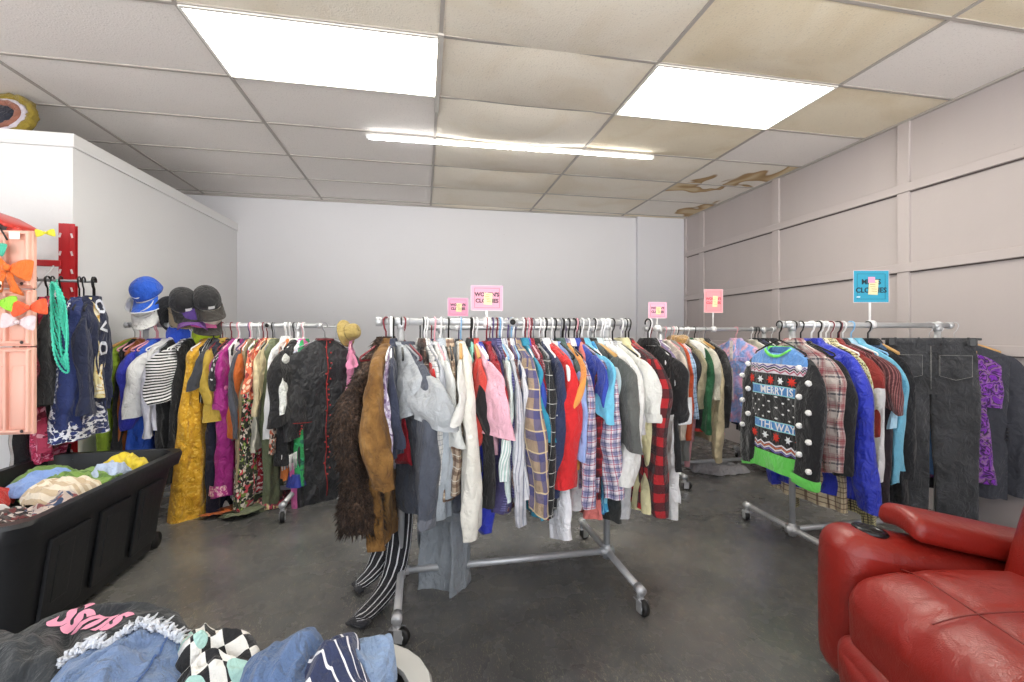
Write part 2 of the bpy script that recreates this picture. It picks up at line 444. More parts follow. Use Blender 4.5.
# ------------------------------------------------------------------ room
HC = 2.745; XR = 3.43; YB = 5.56; XL = -4.6; YF = -1.5; GX = -2.35; GY = 2.385
def m_floor():
    t = NT('painted_concrete'); tc = t.new('ShaderNodeTexCoord'); P = tc.outputs['Object']
    n = t.noise(P, 1.3, 5, .4, .6); n2 = t.noise(P, 9, 4, .2)
    c = t.ramp(n, [(.3, '454647'), (.5, '5d5d5d'), (.7, '7a7772')])
    c = t.mix(t.math('MULTIPLY', n2, .3), c, lin('424243'))
    for i, (ang, sc, th) in enumerate(((.5, 3.2, .004), (2.1, 4.3, .004), (1.2, 6.1, .005))):
        mp = t.new('ShaderNodeMapping'); mp.inputs['Rotation'].default_value = (0, 0, ang); mp.inputs['Scale'].default_value = (1, .3, 1)
        t.ln(P, mp.inputs[0])
        nz = t.new('ShaderNodeTexNoise'); nz.inputs['Scale'].default_value = 2.5+i; t.ln(P, nz.inputs['Vector'])
        vm = t.new('ShaderNodeVectorMath', operation='MULTIPLY_ADD'); t.ln(nz.outputs['Color'], vm.inputs[0]); vm.inputs[1].default_value = (.16, .16, .16); t.ln(mp.outputs[0], vm.inputs[2])
        vo = t.new('ShaderNodeTexVoronoi', feature='DISTANCE_TO_EDGE'); vo.inputs['Scale'].default_value = sc*1.4; t.ln(vm.outputs[0], vo.inputs['Vector'])
        gate = t.math('GREATER_THAN', t.noise(P, 5.3+i*1.7, 3, .5), .6)
        m = t.math('MULTIPLY', t.math('MULTIPLY', t.math('LESS_THAN', vo.outputs['Distance'], th), gate), .3)
        c = t.mix(m, c, lin('a39d90'))
    for i_, (an_, sx_) in enumerate(((.3, 9), (1.15, 8), (2.0, 10), (2.8, 9))):
        mp = t.new('ShaderNodeMapping'); mp.inputs['Rotation'].default_value = (0, 0, an_); mp.inputs['Scale'].default_value = (1, .22, 1); t.ln(P, mp.inputs[0])
        sp = t.noise(mp.outputs[0], 80+25*i_, 3, 2.2); gt = t.math('GREATER_THAN', t.noise(P, 2.2+i_, 3), .47)
        c = t.mix(t.math('MULTIPLY', t.math('MULTIPLY', t.math('GREATER_THAN', sp, .655), gt), .6), c, lin('98937f'))
    sp = t.noise(P, 120, 2); c = t.mix(t.math('MULTIPLY', t.math('GREATER_THAN', sp, .68), .4), c, lin('8f8b7f'))
    t.col(c); r = t.math('ADD', t.math('MULTIPLY', n2, .25), .14); t.ln(r, t.b.inputs['Roughness'])
    t.bump(t.noise(P, 6, 4), .12, .02); return t.m
def m_wall(c, courses=False, var=.05, bump=.1, streak=None):
    t = NT('painted_wall'); tc = t.new('ShaderNodeTexCoord'); P = tc.outputs['Object']
    n = t.noise(P, 1.7, 4, .4); a = lin(c); k = 1-var*2
    cc = t.mix(n, tuple(x*k for x in a[:3])+(1,), a)
    if streak:
        mp = t.new('ShaderNodeMapping'); mp.inputs['Scale'].default_value = (1, 3, .25); t.ln(P, mp.inputs[0])
        cc = t.mix(t.math('MULTIPLY', t.noise(mp.outputs[0], 2.2, 4), .2), cc, lin(streak))
    h = t.noise(P, 40, 3)
    if courses:
        sp = t.new('ShaderNodeSeparateXYZ'); t.ln(P, sp.inputs[0])
        fr = t.math('FRACT', t.math('DIVIDE', sp.outputs[2], .2)); j = t.math('LESS_THAN', fr, .05)
        sx = t.math('FRACT', t.math('ADD', t.math('DIVIDE', sp.outputs[0], .4), t.math('MULTIPLY', t.math('FLOOR', t.math('DIVIDE', sp.outputs[2], .2)), .5)))
        jj = t.math('MAXIMUM', j, t.math('LESS_THAN', sx, .018))
        h = t.math('SUBTRACT', t.math('MULTIPLY', h, .3), t.math('MULTIPLY', jj, 1.0))
    sp2 = t.noise(P, 60, 1); cc = t.mix(t.math('MULTIPLY', t.math('GREATER_THAN', sp2, .82), .5), cc, lin('8a8580'))
    t.col(cc); t.set(Roughness=.6); t.bump(h, bump, .01); return t.m
M_FLOOR = m_floor(); M_WHITE = m_wall('d9d9dd', True, .03, .12); M_PART = m_wall('dededf', False, .03, .08); M_LILAC = m_wall('b5acab', False, .06, .08, 'c8c1bf')
M_TRIMW = flat('dedede', .5); M_BATTEN = m_wall('b8afae', False, .03, .05)
struct(MB().box(((XL+XR)/2, (YF+YB)/2+.1, -.05), (XR-XL+.4, YB-YF+.4, .1)), 'floor', M_FLOOR)
wb = struct(MB().box(((XL+XR)/2, YB+.05, HC/2+.05), (XR-XL+.3, .1, HC+.1)), 'wall_back', M_WHITE)
struct(MB().box(((2.74+XR)/2, YB-.02, HC/2), (XR-2.74, .06, HC)), 'wall_back_pilaster', m_wall('d3d3d8', True, .03, .12))
struct(MB().box((XR+.05, (YF+YB)/2, HC/2+.05), (.1, YB-YF+.1, HC+.1)), 'wall_right', M_LILAC)
struct(MB().box((XL-.05, (YF+YB)/2, HC/2+.05), (.1, YB-YF+.1, HC+.1)), 'wall_left', M_PART)
pt = MB(); zt = 2.44
def prism(mb, poly, z0, z1, m=0):
    k = len(poly); return mb.add([(x, y, z0) for x, y in poly]+[(x, y, z1) for x, y in poly], [tuple(range(k))[::-1], tuple(range(k, 2*k))]+[(i, (i+1) % k, k+(i+1) % k, k+i) for i in range(k)], None, m)
prism(pt, [(XL, 3.28), (-2.12, 3.28), (-2.03, YB), (XL, YB)], 0, zt-.012)
struct(pt, 'wall_partition', M_PART)
tr = MB(); prism(tr, [(XL, 3.262), (-2.104, 3.262), (-2.012, YB), (XL, YB)], zt-.085, zt-.07); prism(tr, [(XL, 3.267), (-2.108, 3.267), (-2.017, YB), (XL, YB)], zt-.07, zt)
bev(struct(tr, 'trim_1', M_TRIMW), .004)
bt = MB()
for y in (.26, 1.48, 2.70, 3.92, 5.14): bt.box((XR-.009, y, HC/2), (.02, .085, HC))
for i, z in enumerate((.53, 1.105, 1.685, 2.26)): bt.box((XR-.014, (YF+YB)/2, z), (.03, YB-YF, .062))
bt.box((XR-.012, YB-.06, HC/2), (.03, .05, HC))
bev(struct(bt, 'trim_2', M_BATTEN), .003)
jt = MB()  # dark-coloured strips stand in for gap and shadow under each horizontal batten
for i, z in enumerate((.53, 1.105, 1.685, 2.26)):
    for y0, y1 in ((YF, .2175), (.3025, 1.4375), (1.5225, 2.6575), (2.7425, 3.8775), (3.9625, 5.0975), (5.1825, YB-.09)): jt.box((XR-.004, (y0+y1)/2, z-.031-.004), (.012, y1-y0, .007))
struct(jt, 'trim_4', flat('5a524e', .8))  # dark strips standing in for gap and shadow under the battens
# ceiling tiles
def m_tile(base, stain=None, spot=.5):
    t = NT('ceiling_tile'); tc = t.new('ShaderNodeTexCoord'); P = tc.outputs['Object']
    c = lin(base)
    n = t.noise(P, 2.2, 4, .6)
    c = t.mix(t.math('MULTIPLY', n, .3), c, tuple(x*.84 for x in c[:3])+(1,))
    if stain == 'ring':
        v = t.noise(P, 1.5, 2, .7)
        c = t.ramp(v, [(0, 'ebe8e4'), (.52, 'e6e0d6'), (.535, 'a08258'), (.56, 'b89a70'), (.6, 'd2c09c'), (.7, 'c9b48c')])
    elif stain: 
        v = t.noise(P, 1.9, 4, .8); c = t.mix(t.math('MULTIPLY', t.math('SMOOTH_MIN', t.math('MULTIPLY', t.math('MAXIMUM', t.math('SUBTRACT', v, .48), 0), 5), 1, .1), .5), c, lin(stain))
    f = t.noise(P, 110, 2)
    c = t.mix(t.math('MULTIPLY', t.math('GREATER_THAN', f, .64), .25), c, lin('a09a94'))
    t.col(c); t.set(Roughness=.95); t.bump(f, .25, .01); return t.m
TM = [m_tile('e9e4e0'), m_tile('e6dcc6', 'd0bf9e'), m_tile('ebe4d6', 'd9ccb4'), m_tile('ebe8e4', 'ring'), m_tile('eceae6')]
RT = random.Random(3)
cl = MB(); gr = MB()
LIGHT = {(1, 0), (3, 0)}
def tile(i, j):
    x0, x1 = GX+1.22*i, min(GX+1.22*(i+1), XR); y0, y1 = GY+.61*j, min(GY+.61*(j+1), YB)
    x0 = max(x0, XL); 
    if x1 <= x0 or y1 <= y0 or (i, j) in LIGHT: return
    sag = RT.uniform(0, .006); m = 0
    if i == 2: sag = RT.uniform(.03, .05); m = 2; 
    if i == 3: sag = RT.uniform(.012, .03); m = 1 if j < 2 else 2
    if i == 2 and j in (-1, 0): m = 2; sag = .025
    if i == 4: m = {0: 1, 1: 0, 2: 4, 3: 3, 4: 3}.get(j, 0 if j == -1 else 1); sag = .008
    if i == 4 and j == 2: m = 3
    if j >= 4 and i in (2, 3): sag *= .6; m = 2
    if i < 2 and j == -1 and i == 1: m = 2
    nx, ny = 14, 8; vs = []; fs = []
    for b in range(ny+1):
        for a in range(nx+1):
            u, v = a/nx, b/ny
            s = sag*(max(0, sin(pi*u))**.7)*(max(0, sin(pi*v))**.8 if i != 2 else (.25+.75*max(0, sin(pi*v))**.8)) if sag > .01 else sag*sin(pi*u)*sin(pi*v)
            if a in (0, nx): s = 0
            vs.append((x0+(x1-x0)*u, y0+(y1-y0)*v, HC+.004-s))
    for b in range(ny):
        for a in range(nx): k = b*(nx+1)+a; fs.append((k, k+nx+1, k+nx+2, k+1))
    cl.add(vs, fs, None, m)
for i in range(-2, 5):
    for j in range(-6, 6): tile(i, j)
struct(cl, 'ceiling', TM, True)
struct(MB().box(((XL+XR)/2, (YF+YB)/2, HC+.22), (XR-XL+.2, YB-YF+.2, .02)), 'ceiling_slab', flat('777777', .9))
for i in range(-1, 5):
    x = GX+1.22*i
    gr.box((x, (YF+YB)/2, HC+.0005), (.02, YB-YF, .007))
for j in range(-6, 6):
    y = GY+.61*j; gr.box(((XL+XR)/2, y, HC+.001), (XR-XL, .02, .006))
gr.box((XR-.012, (YF+YB)/2, HC-.004), (.024, YB-YF, .014)); gr.box(((XL+XR)/2, YB-.012, HC-.004), (XR-XL, .024, .014))
struct(gr, 'ceiling_grid', flat('aaa49e', .7))
wg = struct(MB().box((GX+2.44, 2.76, HC-.012), (.03, .82, .012)), 'trim_3', flat('c4c0ba', .6))
# lights
def troffer(i, j, label):
    x0, y0 = GX+1.22*i, GY+.61*j; r = empty('ceiling_light', (x0+.61, y0+.305, HC), (0, 0, 0), label, 'ceiling light', 'ceiling light panels')
    f = MB()
    for s in (-1, 1): f.box((0, s*.297, -.002), (1.21, .016, .014)); f.box((s*.602, 0, -.002), (.016, .58, .014))
    f.box((0, 0, .06), (1.2, .6, .01))
    f.obj('frame', flat('e2e0da', .5), r, False)
    MB().box((0, 0, .004), (1.19, .58, .006)).obj('diffuser', M_DIFF, r, False)
t = NT('light_diffuser'); t.col(lin('fffdf0')); t.b.inputs['Emission Color'].default_value = (1, .965, .86, 1); t.set(Emission_Strength=15); M_DIFF = t.m
t = NT('tube_glow'); t.col(lin('ffffff')); t.b.inputs['Emission Color'].default_value = (1, .99, .97, 1); t.set(Emission_Strength=15); M_TUBE = t.m
troffer(1, 0, 'lit rectangular ceiling panel on the left, at the top of the photo')
troffer(3, 0, 'lit rectangular ceiling panel nearer the lilac panelled wall')
sl = empty('strip_light', (.75, 3.6, HC-.02), (0, 0, -.02), 'long white fluorescent strip light under the sagging ceiling tiles', 'strip light')
bev(MB().box((0, 0, -.004), (2.36, .018, .014)).obj('housing', flat('e8e8e8', .4), sl, False), .006)
MB().tube([(-1.15, 0, -.024), (1.15, 0, -.024)], .0085, 12).obj('tube', M_TUBE, sl)
for s in (-1, 1): bev(MB().box((s*1.165, 0, -.018), (.02, .03, .032)).obj('lamp_holder', flat('dddddd', .4), sl, False), .004)
# ------------------------------------------------------------------ racks
PIPE = metal('ccced1', .4); CAST = metal('c9cacc', .25); RUB = flat('171717', .5)
def caster(parent, loc, ang):
    e = MB(); e.lathe([(.016, 0), (.016, -.02)], (0, 0, .0), 12)
    e.box((0, 0, -.022), (.05, .04, .004)); e.box((.012, .017, -.045), (.035, .003, .05)); e.box((.012, -.017, -.045), (.035, .003, .05))
    o = e.obj('caster', CAST, parent, False); o.location = loc; o.rotation_euler = (0, 0, ang)
    w = MB(); q = Matrix.Rotation(pi/2, 3, 'X')
    w.lathe([(.004, -.014), (.028, -.014), (.033, -.009), (.033, .009), (.028, .014), (.004, .014)], (.02, 0, -.05), 20, q)
    w.obj('wheel', RUB, o); h = MB(); h.lathe([(.013, -.0155), (.013, .0155)], (.02, 0, -.05), 14, q); h.obj('hub', CAST, o)
    return o
def pipe_rack(x0, x1, u0, u1, Y, label, hgt=1.262, fh=.37, r=.0165, ringx=()):
    root = empty('pipe_clothes_rack', ((x0+x1)/2, Y, 0), (0, 0, 0), label, 'clothes rack', None); cx = (x0+x1)/2
    MB().tube([(x0-cx, 0, hgt), (x1-cx, 0, hgt)], r, 14).obj('rail', PIPE, root)
    for u in (u0, u1):
        MB().tube([(u-cx, 0, .1), (u-cx, 0, hgt)], r, 14).obj('upright', PIPE, root)
        MB().tube([(u-cx, -fh, .1), (u-cx, fh, .1)], r, 14).obj('foot', PIPE, root)
        for z, a in ((hgt, 0), (.1, 1)):
            j = MB(); j.tube([(u-cx-.035, 0, z), (u-cx+.035, 0, z)], r*1.22, 14); j.tube([(u-cx, 0, z-.035), (u-cx, 0, z+(.035 if a else .0))], r*1.22, 14)
            if a: j.tube([(u-cx, -.035, z), (u-cx, .035, z)], r*1.22, 14)
            j.obj('pipe_fitting', PIPE, root)
        for s in (-1, 1):
            j = MB(); j.tube([(u-cx, s*(fh-.03), .1), (u-cx, s*(fh+.012), .1)], r*1.3, 14); j.obj('pipe_fitting', PIPE, root)
            caster(root, (u-cx, s*(fh-.005), .0835), s*.9+.5*(1 if u == u0 else -1))
    MB().tube([(u0-cx, 0, .1), (u1-cx, 0, .1)], r, 14).obj('base_bar', PIPE, root)
    for a in (x0, x1):
        MB().tube([(a-cx-.014, 0, hgt), (a-cx+.014, 0, hgt)], r*1.3, 14).obj('end_cap', PIPE, root)
    for a in ringx:
        q = MB(); q.tube([(a-cx, -.045, hgt), (a-cx, .0, hgt)], r*1.25, 14, 0, False, True); q.tube([(a-cx-.03, 0, hgt), (a-cx+.03, 0, hgt)], r*1.3, 14)
        o = q.obj('pipe_fitting', PIPE, root); MB().tube([(a-cx, -.0462, hgt), (a-cx, -.044, hgt)], r*.85, 14).obj('pipe_opening', RUB, o)
    return root
YM, YL, YR, YK, YK2 = 2.19, 3.54, 2.234, 3.58, 3.2
BZ = 1.262
pipe_rack(-.20, 1.03, -.10, .92, YM, 'silver pipe clothes rack on casters standing in the middle of the floor', ringx=(bx(511, YM),))
pipe_rack(-1.97, -.74, -1.86, -.89, YL, 'silver pipe rack full of long dresses along the white partition', 1.268, ringx=(bx(176, YL), bx(269, YL)))
pipe_rack(1.985, 3.17, 2.055, 3.08, YR, 'silver pipe rack on the right, beside the red recliner', 1.258, ringx=())
pipe_rack(1.86, 3.1, 1.99, 3.0, YK, 'silver pipe rack of jackets in front of the lilac wall corner', 1.25)
pipe_rack(.02, 1.34, .12, 1.24, YK2, 'silver pipe rack half hidden behind the middle rack of shirts', 1.25)
# thin rail with a post
tr_ = empty('garment_rail', (-.95, 3.66, 0), (0, 0, 0), 'slim chrome garment rail whose post stands beside the black coat', 'garment rail')
px = bx(343, 3.66)+.95; TX = bx(343, 3.66)
MB().tube([(-.25, 0, 1.262), (px, 0, 1.262), (px, 0, .03)], .0095, 12).obj('rail', metal('a8abae', .3), tr_)
MB().tube([(-.25, 0, 1.262), (-.25, 0, .03)], .0095, 12).obj('post', metal('a8abae', .3), tr_)
for x in (-.25, px): MB().tube([(x, -.2, .02), (x, .2, .02)], .012, 12).obj('foot', metal('a8abae', .3), tr_)
# signs
def rack_sign(x, y, zr, w, h, zc, card, mat_t, l1, l2, label, yaw=0, clipdx=0, tsize=.03, pole='ececec', note='e6e0b4', over=True):
    root = empty('rack_sign', (x, y, zr), (0, 0, yaw), label, 'sign', None)
    z0 = zc-h/2-zr
    p = MB(); p.tube([(clipdx, .009, .0), (clipdx, .009, z0+h*.3)], .006, 10); p.obj('pole', flat(pole, .35), root)
    c = MB(); c.tube([(clipdx-.018, 0, 0), (clipdx+.018, 0, 0)], .024, 12); c.obj('clip', flat(pole, .35), root)
    zc = zc-zr
    cd = MB().box((0, 0, zc), (w, .0016, h)).obj('card', flat(card, .6), root, False)
    sl = MB(); 
    for s in (-1, 1): sl.box((s*(w/2+.0015), -.0005, zc), (.003, .002, h+.006)); sl.box((0, -.0005, zc+s*(h/2+.0015)), (w+.006, .002, .003))
    sl.obj('plastic_sleeve', flat('d8cdd4', .15), root, False)
    bd = MB(); 
    for s in (-1, 1): bd.box((s*w*.4, -.0012, zc), (.0012, .0012, h*.8)); bd.box((0, -.0012, zc+s*h*.4), (w*.8, .0012, .0012))
    bd.obj('printed_border', flat(mat_t, .6), cd, False)
    put_text(l1, tsize, flat(mat_t, .6), cd, (0, -.0012, zc+tsize*.62), (1, 0, 0), (0, 0, 1), bold=.0012)
    put_text(l2, tsize, flat(mat_t, .6), cd, (0, -.0012, zc-tsize*.55), (1, 0, 0), (0, 0, 1), bold=.0012)
    n = MB().box((-.002, -.0035, zc-.004), (w*.27, .001, h*.48)).obj('sticky_note', flat(note, .7), root, False); n.rotation_euler = (0, .06, 0)
    q = MB()
    for k in range(5): q.box((-.002+.006*sin(k*5), -.0045, zc+h*(.13-.07*k)), (w*.15, .0006, .0022))
    q.obj('handwriting', flat('a88f3c', .7), n, False)
    return root
rack_sign(bx(487, YM), YM, BZ, .152, .118, 1.2+37*(dist(bx(487, YM), YM))/F, 'f2a6bb', '4a3b44', "WOMEN'S", 'CLOTHES', "pink women's clothes sign on the middle shirt rack, the largest pink one", 0, 0, .026)
rack_sign(bx(458, YK2), YK2, 1.25, .142, .125, 1.2+28*dist(bx(458, YK2), YK2)/F, 'efa0bf', '4a3b44', "WOMEN'S", 'CLOTHES', 'small pink sign left of and behind the largest pink sign', .05, 0, .023)
rack_sign(bx(645, 3.4), 3.2, 1.25, .15, .12, 1.2+25*dist(bx(645, 3.2), 3.2)/F, 'f7b0c8', '7a4a5e', "WOMEN'S", 'CLOTHES', 'pale pink sign above the red and black checked shirt', 0, 0, .024)
rack_sign(bx(713.5, YK), YK, 1.25, .165, .2, 1.2+34*dist(bx(713.5, YK), YK)/F, 'f59aa2', 'c23a50', "WOMEN'S", 'CLOTHES', 'salmon pink sign in front of the lilac wall', -.12, 0, .03)
s = rack_sign(bx(871, YR), YR, BZ, .205, .185, 1.2+48.5*dist(bx(871, YR), YR)/F, '2f9fc0', '14303a', "MEN'S", 'CLOTHES', "blue men's clothes sign on the right-hand rack", -.2, 0, .042)
MB().box((.0, -.0045, 1.2+55*dist(bx(871, YR), YR)/F-BZ), (.04, .001, .035)).obj('pink_sticky_note', flat('e8a6c8', .7), s, False)
MB().box((-.075, -.002, 1.2+38*dist(bx(871, YR), YR)/F-BZ), (.02, .001, .006)).obj('printed_mark', flat('dff2f5', .7), s, False)
# ------------------------------------------------------------------ hanging clothes
RACK = dict(M=(YM, BZ, 'on the middle rack'), L=(YL, 1.268, 'on the left rack'), R=(YR, 1.258, 'on the right rack'), K=(YK, 1.25, 'on the back rack'),
            K2=(YK2, 1.25, 'behind the middle rack'))
GRP = dict(M='clothes on the middle rack', L='clothes on the left rack', R='clothes on the right rack', K='clothes on the back rack', K2='clothes on the hidden rack', S='clothes beside the red upright')
FRONT = ('tan and navy', 'long bright red', 'light blue short', 'white, navy and pink', 'pale plaid', 'dark grey short', 'thick white', 'buffalo', 'long cream', 'pale pink', 'dark navy sweater', 'window check', 'royal blue satin', 'suede', 'white t-shirt with a cream', 'fine grey check', 'off-white t-shirt', 'sky blue', 'cream sweater', 'dark red polo', 'mint and white', 'white shirt with grey-blue', 'orange t')
SEED = [0]; BUILT = {}
def G(rk, u, kind, mat, label, b=None, s=None, yaw=None, hk='white', cat=None, drop=0, key=None, w=None, name=None, hu=None, **ov):
    Y, z, suf = RACK[rk]; SEED[0] += 1; rg = random.Random(SEED[0]*13+5)
    if yaw is None: yaw = rg.uniform(-5, 5)
    ya = radians(yaw); p = dict(KIND[kind]); p.update({k: v for k, v in ov.items()})
    if rk == 'M' and abs(yaw) < 22:
        p['W'] = ov['W'] = p['W']*(1.06 if any(k in label for k in FRONT) else .88)
    reach = p['W']*.95
    if hu is not None: X = bx(hu, Y); xn = X+reach*sin(ya); yn = Y-reach*cos(ya)
    else: yn = Y-reach*cos(ya); xn = bx(u, yn); X = xn-reach*sin(ya)
    d = dist(xn, yn)
    z0 = z-drop
    if b: ov['L'] = z0+ZN-(1.2-(b-HOR)*d/F)
    if s: ov['sl'] = z0+ZN-.043-(1.2-(s-HOR)*d/F)
    n = name or kind
    nm = label+' '+suf if len(label.split()) <= 11 else label
    root, body, pp = garment(kind, (X, Y, z0), ya, mat, nm, cat or n.replace('_', ' '), SEED[0]*13+5, GRP[rk], name=n, **ov)
    if hk: hanger(hk, (X, Y, z), ya, f'{hk if hk != "wire" else "wire"} hanger inside the {label}'.replace('wood hanger', 'wooden hanger'), w or min(.2, p['W']*.95), 'hangers '+suf)
    BUILT[key or label] = (root, body, pp)
    return root, body, pp
WHT = solid('e6e6e6'); CRM = solid('e4dfd0'); BLK = solid('17171a'); NAVY = solid('222c4a'); GREY = solid('9b9da2')
# ---- middle rack, left to right
G('M', 356, 'coat', fur(), 'long dark brown fur coat', b=533, s=505, yaw=-30, hu=386, sd=.15, hk='maroon', th=.06, sw=.1, sc=.075, rag=.02, W=.2, hem=.21, collar='fold', sx=.3)
G('M', 377, 'jacket', suede(), 'tan brown suede jacket with dark stitching', b=553, s=474, yaw=-9, hk='wood', th=.05, sw=.1, sc=.085, W=.21, hem=.22, L=.9, key='suede')
G('M', 386, 'blouse', floral('a89ab8', ('70587c', 'd8d4e0'), 30), 'lilac printed blouse beside the suede jacket', b=478, s=470, yaw=-2, hk='white')
G('M', 396, 'shirt', solid('30364a'), 'dark slate shirt next to the suede jacket', b=455, s=440, yaw=2, hu=392, hk='white', W=.17)
G('M', 418, 'sweater', solid('4d525e'), 'charcoal sweatshirt with a red side panel', b=522, s=510, yaw=24, hk='maroon', hu=404, W=.22, hem=.22, th=.045, sw=.1, sc=.07, key='charcoal', cuff=.05, mats={'cuff': solid('6a6e78')})
G('M', 444, 't_shirt', solid('aeb2b6'), 'light grey pointed kimono sleeve top', b=436, s=402, yaw=27, hu=399, hk='grey', W=.29, sw=.11, sc=.1, sd=.14, hem=.24, ht=.4, th=.055, sx=0)
G('M', 432, 't_shirt', solid('cf2b2b'), 'bright red t-shirt beside the light grey kimono top', b=455, s=436, yaw=14, W=.17)
G('M', 437, 't_shirt', solid('b9bcc4'), 'pale grey t-shirt with a darker cuff', b=470, s=434, yaw=16, W=.19)
G('M', 436, 'shirt', grid('e2e1de', '85868a', .022, .13), 'white shirt with a fine grey check', b=468, s=476, yaw=16, hk='grey', W=.19)
G('M', 428, 'shirt', plaid('5c4238', (('2a2220', 0, .06, 0, .4, .7), ('c9b8a8', 1, .06, .2, .06, .8), ('2a2220', 1, .06, 0, .4, .6))), 'brown plaid shirt peeping out below the grey check', b=505, yaw=8, hk='black', W=.17)
G('M', 445, 't_shirt', solid('dfe0dc'), 'white t-shirt with a cream cuff', b=445, s=438, yaw=11, hk='pink')
G('M', 446, 'shirt', solid('bcc4cc'), 'pale blue-grey shirt with long cuffs', b=495, s=510, yaw=5, hk='white', sw=.06)
G('M', 452, 'shirt', plaid('cbb59c', (('6a4a3a', 0, .05, 0, .3, .7), ('6a4a3a', 1, .05, 0, .3, .7), ('f0e8da', 1, .05, .5, .08, .9))), 'beige and brown checked shirt mostly hidden', b=500, yaw=2, hk='black')
G('M', 461, 't_shirt', solid('d9d9d4'), 'off-white t-shirt with drooping sleeve', b=440, s=409, yaw=-4, hk='wood')
G('M', 467, 'cardigan', solid('e3e0d6'), 'long cream cardigan with plain cuffs', b=470, s=524, yaw=3, hk='blue', sw=.085, sc=.07, th=.036)
G('M', 474, 'tank_top', solid('8fd0c2'), 'mint green camisole top', b=450, yaw=0, hk='black', W=.17)
G('M', 480, 'shirt', BLK, 'black top behind the pink t-shirt', b=470, s=498, yaw=6, hk='black')
G('M', 479, 'shirt', solid('d2483e'), 'coral red shirt behind the pink t-shirt', b=430, s=440, yaw=2, hk='wood')
G('M', 487, 't_shirt', solid('eab4c4'), 'pale pink t-shirt with a wide sleeve', b=455, s=426, yaw=12, hk='white', sw=.1, sc=.095)
G('M', 497, 't_shirt', solid('a81d2c'), 'dark red polo shirt', b=430, s=420, yaw=5, hk='maroon')
G('M', 488, 'dress', solid('2233b8', .35, .5), 'shiny royal blue satin dress', b=531, yaw=10, hk='white', hem=.2, th=.036, drop=.0, name='dress')
G('M', 501, 'shirt', solid('4a4470'), 'dusky violet shirt', b=508, s=500, yaw=4, hk='purple')
G('M', 506, 'shirt', stripe('3e3d6e', '6e6a98', .012), 'indigo pinstripe shirt', b=508, s=490, yaw=5, hk='maroon')
G('M', 509, 'shirt', stripe('b7cfc9', 'eef2ef', .016, .5, 0), 'mint and white striped shirt', b=500, s=470, yaw=2, hk='blue')
G('M', 514, 'shirt', stripe('cfd0d6', '8e92a4', .02, .25, 0), 'white shirt with grey-blue stripes', b=505, s=513, yaw=6, hk='white')
G('M', 516, 'shirt', tartan('5e3034', '8a5b58', '25242c', 'c8b8a8', .07), 'dark wine plaid shirt', b=508, s=500, yaw=2, hk='purple')
G('M', 520, 'shirt', stripe('dcdce0', 'a9acb8', .024, .15, 0), 'crumpled white shirt with thin stripes', b=508, s=490, yaw=6, hk='grey')
G('M', 519, 'shirt', solid('2c3c66'), 'navy denim-blue shirt', b=470, s=450, yaw=1, hk='blue')
G('M', 529, 'shirt', plaid('a08a72', (('39407c', 0, .085, 0, .4, .7), ('39407c', 1, .085, 0, .4, .65), ('d9c49a', 0, .085, .6, .07, .8), ('d9c49a', 1, .085, .6, .07, .8))), 'tan and navy plaid shirt', b=500, s=503, yaw=9, hk='white', th=.03)
G('M', 533, 'shirt', solid('2c8fae'), 'teal blue shirt', b=515, s=436, yaw=3, hk='white')
G('M', 536, 'shirt', solid('3f5bc4'), 'cornflower blue shirt', b=480, s=492, yaw=4, hk='maroon')
G('M', 539, 'shirt', solid('a52236'), 'crimson blouse', b=500, s=480, yaw=3, hk='pink')
G('M', 542, 'blouse', grid('9a2438', 'd9c4c8', .012, .25, .7), 'crimson blouse with tiny white dots', b=508, s=490, yaw=5, hk='maroon')
G('M', 549, 'shirt', grid('1d1e20', 'c9c9c4', .06, .05, .9), 'black flannel shirt with a white window check', b=510, s=505, yaw=6, hk='grey')
G('M', 557, 'sweater', solid('273052'), 'dark navy sweater', b=490, s=486, yaw=7, hk='white', th=.026)
G('M', 554, 'shirt', solid('e9e9ee'), 'white shirt hanging below the navy sweater', b=526, s=529, yaw=3, hk='white', sc=.06, W=.19)
G('M', 563, 't_shirt', solid('e8e8e6'), 'white t-shirt between navy sweater and red dress', b=430, s=400, yaw=2, hk='white')
G('M', 567, 'dress', solid('cf1f24'), 'long bright red dress', b=527, yaw=10, hk='black', W=.225, hem=.225, th=.045, sl=.6, sw=.08, sc=.06, s=480)
G('M', 574, 'shirt', solid('4d6662'), 'dark green-grey shirt behind a blue sleeve', b=430, s=400, yaw=4, hk='grey')
G('M', 575, 't_shirt', solid('93a8dc'), 'light blue short sleeved shirt', b=470, s=442, yaw=10, hk='black', sw=.09, sl=.29, name='t_shirt')
G('M', 579, 't_shirt', solid('e69a4c'), 'orange t-shirt', b=470, s=400, yaw=3, hk='black')
G('M', 578, 'shirt', solid('efefef'), 'white long shirt beside the red dress', b=498, yaw=1, s=500, hk='black', W=.16)
G('M', 583, 'shirt', tartan('d8cfd6', '5a5a8c', 'a83c58', '39406a', .06), 'white, navy and pink plaid shirt with frayed cuffs', b=490, s=493, yaw=10, hk='black', th=.03)
G('M', 604, 'shirt', tartan('dcd3d8', '6a6a98', 'b04a64', '39406a', .05), 'pale plaid shirt with pink and navy lines', b=492, s=490, yaw=15, hk='black', th=.028, W=.22)
G('M', 587, 'dress', solid('e88078'), 'salmon pink dress hanging below the plaid shirts', b=520, yaw=0, hk='pink', hem=.17)
G('M', 593, 'shirt', tartan('7a1822', '1b1518', 'b03038', None, .06), 'dark red and black plaid shirt', b=500, s=470, yaw=6, hk='black')
G('M', 596, 'shirt', solid('2f45a8'), 'deep blue shirt behind the pale plaid', b=420, s=405, yaw=10, hk='black')
G('M', 603, 'shirt', solid('6fc0de'), 'sky blue blouse', b=440, s=410, yaw=8, hk='white')
